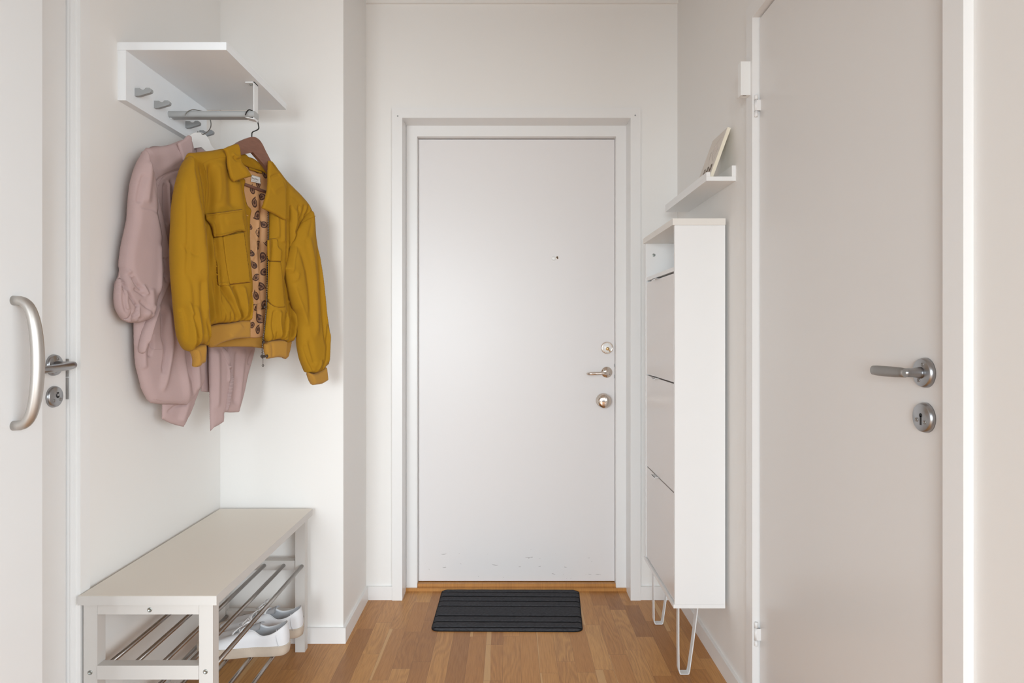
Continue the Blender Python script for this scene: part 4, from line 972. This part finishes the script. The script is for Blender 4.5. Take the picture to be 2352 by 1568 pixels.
# left half / body below the sleeve
lt, LTf = panel('front_panel', S, [(332,345),(345,339),(385,333),(421,321),(440,330),(449,420),(455,560),(460,700),(466,800),(468,866),(458,890),(440,915),(426,930),(426,930),(400,928),(372,928),(352,926),(342,922),(327,898),(318,865),(311,835),(308,780),(307,700),(308,600),(312,480),(320,400)], 0.004, 0.020, 0.03, Pk, sh, strokes=[
    ([(340,430),(355,412),(380,398),(415,387)], .003, -.003), ([(420,345),(400,365),(370,385),(352,400)], .012, .004), ([(418,340),(420,355),(424,372)], .004, -.005),
    ([(368,420),(367,470),(372,520)], .004, -.010), ([(380,410),(382,460),(386,540),(398,600)], .0045, -.010), ([(374,415),(375,460),(380,520)], .005, .006), ([(392,408),(396,470),(400,560)], .008, .006), ([(405,400),(404,460),(402,540)], .006, -.012),
    ([(358,700),(363,730),(364,770),(370,800),(366,840),(362,860)], .005, -.010), ([(372,690),(376,740),(380,790),(372,850),(360,905)], .010, .008), ([(392,650),(398,720),(404,800),(414,870),(424,925)], .012, .009), ([(400,640),(408,720),(416,800),(428,880)], .007, -.007), ([(338,780),(334,800),(330,820)], .005, -.006), ([(340,765),(338,785),(341,803)], .0025, -.005), ([(325,760),(318,800),(320,850)], .008, .006),
    ([(430,780),(440,840),(445,900)], .010, .006), ([(418,760),(430,850),(436,910)], .006, -.005)], nz=(.0030, 20, 5), back=0.6)
seam(S, [(352,428),(360,412),(380,397),(416,386)], 0.004, LTf, lt, Pk, 0.0009, 0.0002)
seam(S, [(341,803),(352,802),(369,801)], 0.004, LTf, lt, Pk, 0.0007, 0.0002, name='pocket_edge')
seam(S, [(344,916),(372,921),(405,922),(424,925)], 0.004, LTf, lt, Pk, 0.0006, 0.0002, name='hem')
# fold of the body by the sleeve
panel('side_fold', S, [(352,440),(364,468),(374,510),(382,556),(391,588),(395,606),(392,634),(385,652),(376,675),(366,700),(357,730),(344,772),(334,800),(326,812),(320,800),(326,765),(338,730),(350,700),(358,650),(358,590),(354,540),(350,480)], 0.026, 0.016, 0.012, Pk, sh, strokes=[
    ([(365,592),(372,602),(374,622),(368,640)], .004, -.010), ([(378,570),(384,600),(380,640)], .006, .004), ([(360,700),(345,740),(332,790)], .006, .005), ([(374,590),(380,610),(372,650)], .005, -.005)], nz=(.0015, 26, 9), back=0.8)
# sleeve
sl, SLf = panel('sleeve', S, [(332,345),(324,358),(314,377),(303,411),(298,443),(295,478),(293,505),(283,550),(278,580),(275,609),(277,617),(274,634),(267,648),(264,678),(266,705),(273,721),(281,733),(290,739),(298,741),(316,741),(327,738),(347,727),(356,690),(364,665),(366,655),(366,621),(364,583),(367,545),(364,520),(358,490),(356,460),(350,425),(345,398),(338,368)], 0.034, 0.028, 0.024, Pk, sh, strokes=[
    ([(318,400),(310,430),(304,470)], .005, -.006), ([(330,370),(325,420),(320,470)], .010, .005), ([(305,476),(320,479),(337,484),(353,497)], .0025, -.002), ([(350,480),(356,510),(362,545)], .005, -.004), ([(338,390),(345,425),(352,450)], .005, .003),
    ([(283,624),(292,640),(298,652),(312,668)], .005, -.009), ([(277,618),(286,628),(292,640)], .004, .005), ([(290,662),(305,672),(316,680)], .004, -.005), ([(310,655),(318,668),(322,680)], .005, .005),
    ([(271,642),(277,668),(288,688),(297,702)], .003, -.010, 'f'), ([(298,702),(296,716),(288,728),(281,733)], .0028, -.009, 'f'), ([(299,704),(300,722),(300,740)], .004, .005, 'f'), ([(302,690),(320,705),(340,722)], .004, -.004), ([(340,700),(336,715),(338,730)], .005, .004), ([(275,660),(272,690),(278,715)], .006, .006), ([(330,660),(332,700),(320,730)], .010, .005), ([(355,560),(356,620),(352,680)], .008, .004), ([(300,730),(305,732),(312,733)], .003, -.005)], nz=(.002, 20, 9), back=0.7)
bm = bmesh.new()
panel('rolled_cuff', S, [(276,620),(274,632),(268,646),(264,675),(266,703),(273,721),(283,735),(283,735),(292,727),(297,714),(298,703),(290,690),(280,668),(275,645)], 0.046, 0.016, 0.010, Pk, sh, nz=(.001, 20, 9), back=0.8, strokes=[([(275,650),(274,690),(282,720)], .004, -.003)])
panel('cuff_tab', S, [(282,733),(282,733),(290,728),(297,714),(298,704),(298,704),(300,722),(299,741),(299,741),(290,739)], 0.052, 0.008, 0.005, Pk, sh, nz=None, g=0.003)
panel('collar', S, [(407,329),(407,329),(421,320),(431,311),(438,313),(440,325),(441,336),(442,354),(442,354),(432,362),(421,371),(421,371),(417,358),(412,343)], 0.028, 0.006, 0.006, Pk, sh, back=1.0, g=0.003, nz=(.001, 20, 12))
panel('collar', S, [(476,335),(476,335),(488,345),(494,352),(494,352),(482,352),(474,345)], -0.004, 0.004, 0.004, Pk, sh, g=0.003, nz=None)
panel('collar_stand', S, [(440,338),(440,338),(452,344),(468,350),(468,350),(466,358),(446,358),(440,352)], -0.020, 0.003, 0.005, Pk, sh, g=0.003, nz=None)

wh = thing('white_hanger', 'white hanger inside the pink shirt with a grey wire hook', 'clothes hanger', (-0.955, 1.976, 1.7))
bm = bmesh.new()
prism(bm, pxy(S, [(345,352),(385,340),(420,326),(430,312),(437,307),(446,305),(458,306),(466,311),(472,319),(476,328),(481,338),(500,352),(560,390),(555,398),(500,362),(478,352),(467,348),(456,338.5),(456,338.5),(441,341),(420,346),(385,352),(350,362)], -0.006), tuple(S.n*0.012))
obj('shoulder_bar', bm, M['whang'], wh, bevel=0.002)
bm = bmesh.new(); base = Vector(S.pt(S.uw([(454,307)], 0.0), np.array([0.0]))[0])
hk = [base+Vector((0,0,-0.01)), base+Vector((0,0,0.006)), Vector((-0.9440, 1.985, 1.753)), Vector((-0.9350, 2.003, 1.770)), Vector((-0.9310, 2.010, 1.790)), Vector((-0.9345, 2.006, 1.812)), Vector((-0.9430, 1.992, 1.8225)), Vector((-0.9540, 1.976, 1.8236)), Vector((-0.966, 1.960, 1.820)), Vector((-0.9755, 1.950, 1.8095)), Vector((-0.980, 1.946, 1.799))]
hk = [Vector(v) for v in sample([np.array(v) for v in hk], 0.004, False)]
tube(bm, hk, 0.0015, 10); obj('hook', bm, M['wireb'], wh)

# ------------------------------------------------------------------ light
sc_ = bpy.context.scene
w = bpy.data.worlds.new('daylight'); sc_.world = w; w.use_nodes = True
bg = w.node_tree.nodes['Background']; bg.inputs[0].default_value = (1.0, 0.985, 0.97, 1); bg.inputs[1].default_value = 1.40
_n = w.node_tree; _tc = _n.nodes.new('ShaderNodeTexCoord'); _sx = _n.nodes.new('ShaderNodeSeparateXYZ'); _cr = _n.nodes.new('ShaderNodeValToRGB')
_n.links.new(_tc.outputs['Generated'], _sx.inputs[0]); _ma = _n.nodes.new('ShaderNodeMath'); _ma.operation = 'MULTIPLY_ADD'; _ma.inputs[1].default_value = 0.5; _ma.inputs[2].default_value = 0.5
_n.links.new(_sx.outputs[2], _ma.inputs[0]); _n.links.new(_ma.outputs[0], _cr.inputs[0])
_cr.color_ramp.elements[0].position = 0.46; _cr.color_ramp.elements[0].color = (0.18, 0.18, 0.18, 1)      # ground
_cr.color_ramp.elements[1].position = 0.52; _cr.color_ramp.elements[1].color = (0.885, 0.96, 1.03, 1)         # bright overcast sky
_n.links.new(_cr.outputs[0], bg.inputs[0])
def area(name, loc, target, sx, sy, e, c=(1, 0.97, 0.94)):
    l = bpy.data.lights.new(name, 'AREA'); l.shape = 'RECTANGLE'; l.size = sx; l.size_y = sy; l.energy = e; l.color = c; l.spread = math.radians(130)
    o = bpy.data.objects.new(name, l); col.objects.link(o); o.location = loc
    o.rotation_euler = (Vector(target)-Vector(loc)).to_track_quat('-Z', 'Y').to_euler(); return o
area('offscreen_light', (-1.0, -3.0, 1.30), (0.2, 2.0, 0.1), 1.4, 1.4, 67, (0.875, 0.96, 1.0))  # unseen main light from behind, placement fitted to wall brightness
area('offscreen_light', (1.75, -1.5, 1.35), (-0.6, 2.2, 0.2), 1.5, 1.4, 37, (0.875, 0.96, 1.0))  # unseen light added from the right for the left wall and niche side
area('offscreen_light', (2.0, 0.0, 1.25), (-0.9, 1.9, 0.7), 1.2, 1.2, 11, (0.875, 0.96, 1.0))  # unseen fill added through the right opening to lift the left wall

cam = bpy.data.cameras.new('camera'); co = bpy.data.objects.new('camera', cam); col.objects.link(co)
co.location = (0, 0, H); co.rotation_euler = (math.pi/2, 0, 0)
cam.sensor_width = 36; cam.lens = 36*F/2352; cam.shift_x = (1176-VX)/2352; cam.shift_y = (VY-784)/2352
cam.clip_start = 0.02
sc_.camera = co
sc_.view_settings.view_transform = 'Standard'; sc_.view_settings.look = 'None'; sc_.view_settings.gamma = 1.0
sc_.view_settings.use_curve_mapping = False; sc_.view_settings.exposure = 0.0
sc_.cycles.max_bounces = 8; sc_.cycles.diffuse_bounces = 6; sc_.cycles.adaptive_threshold = 0.02; sc_.cycles.use_denoising = True
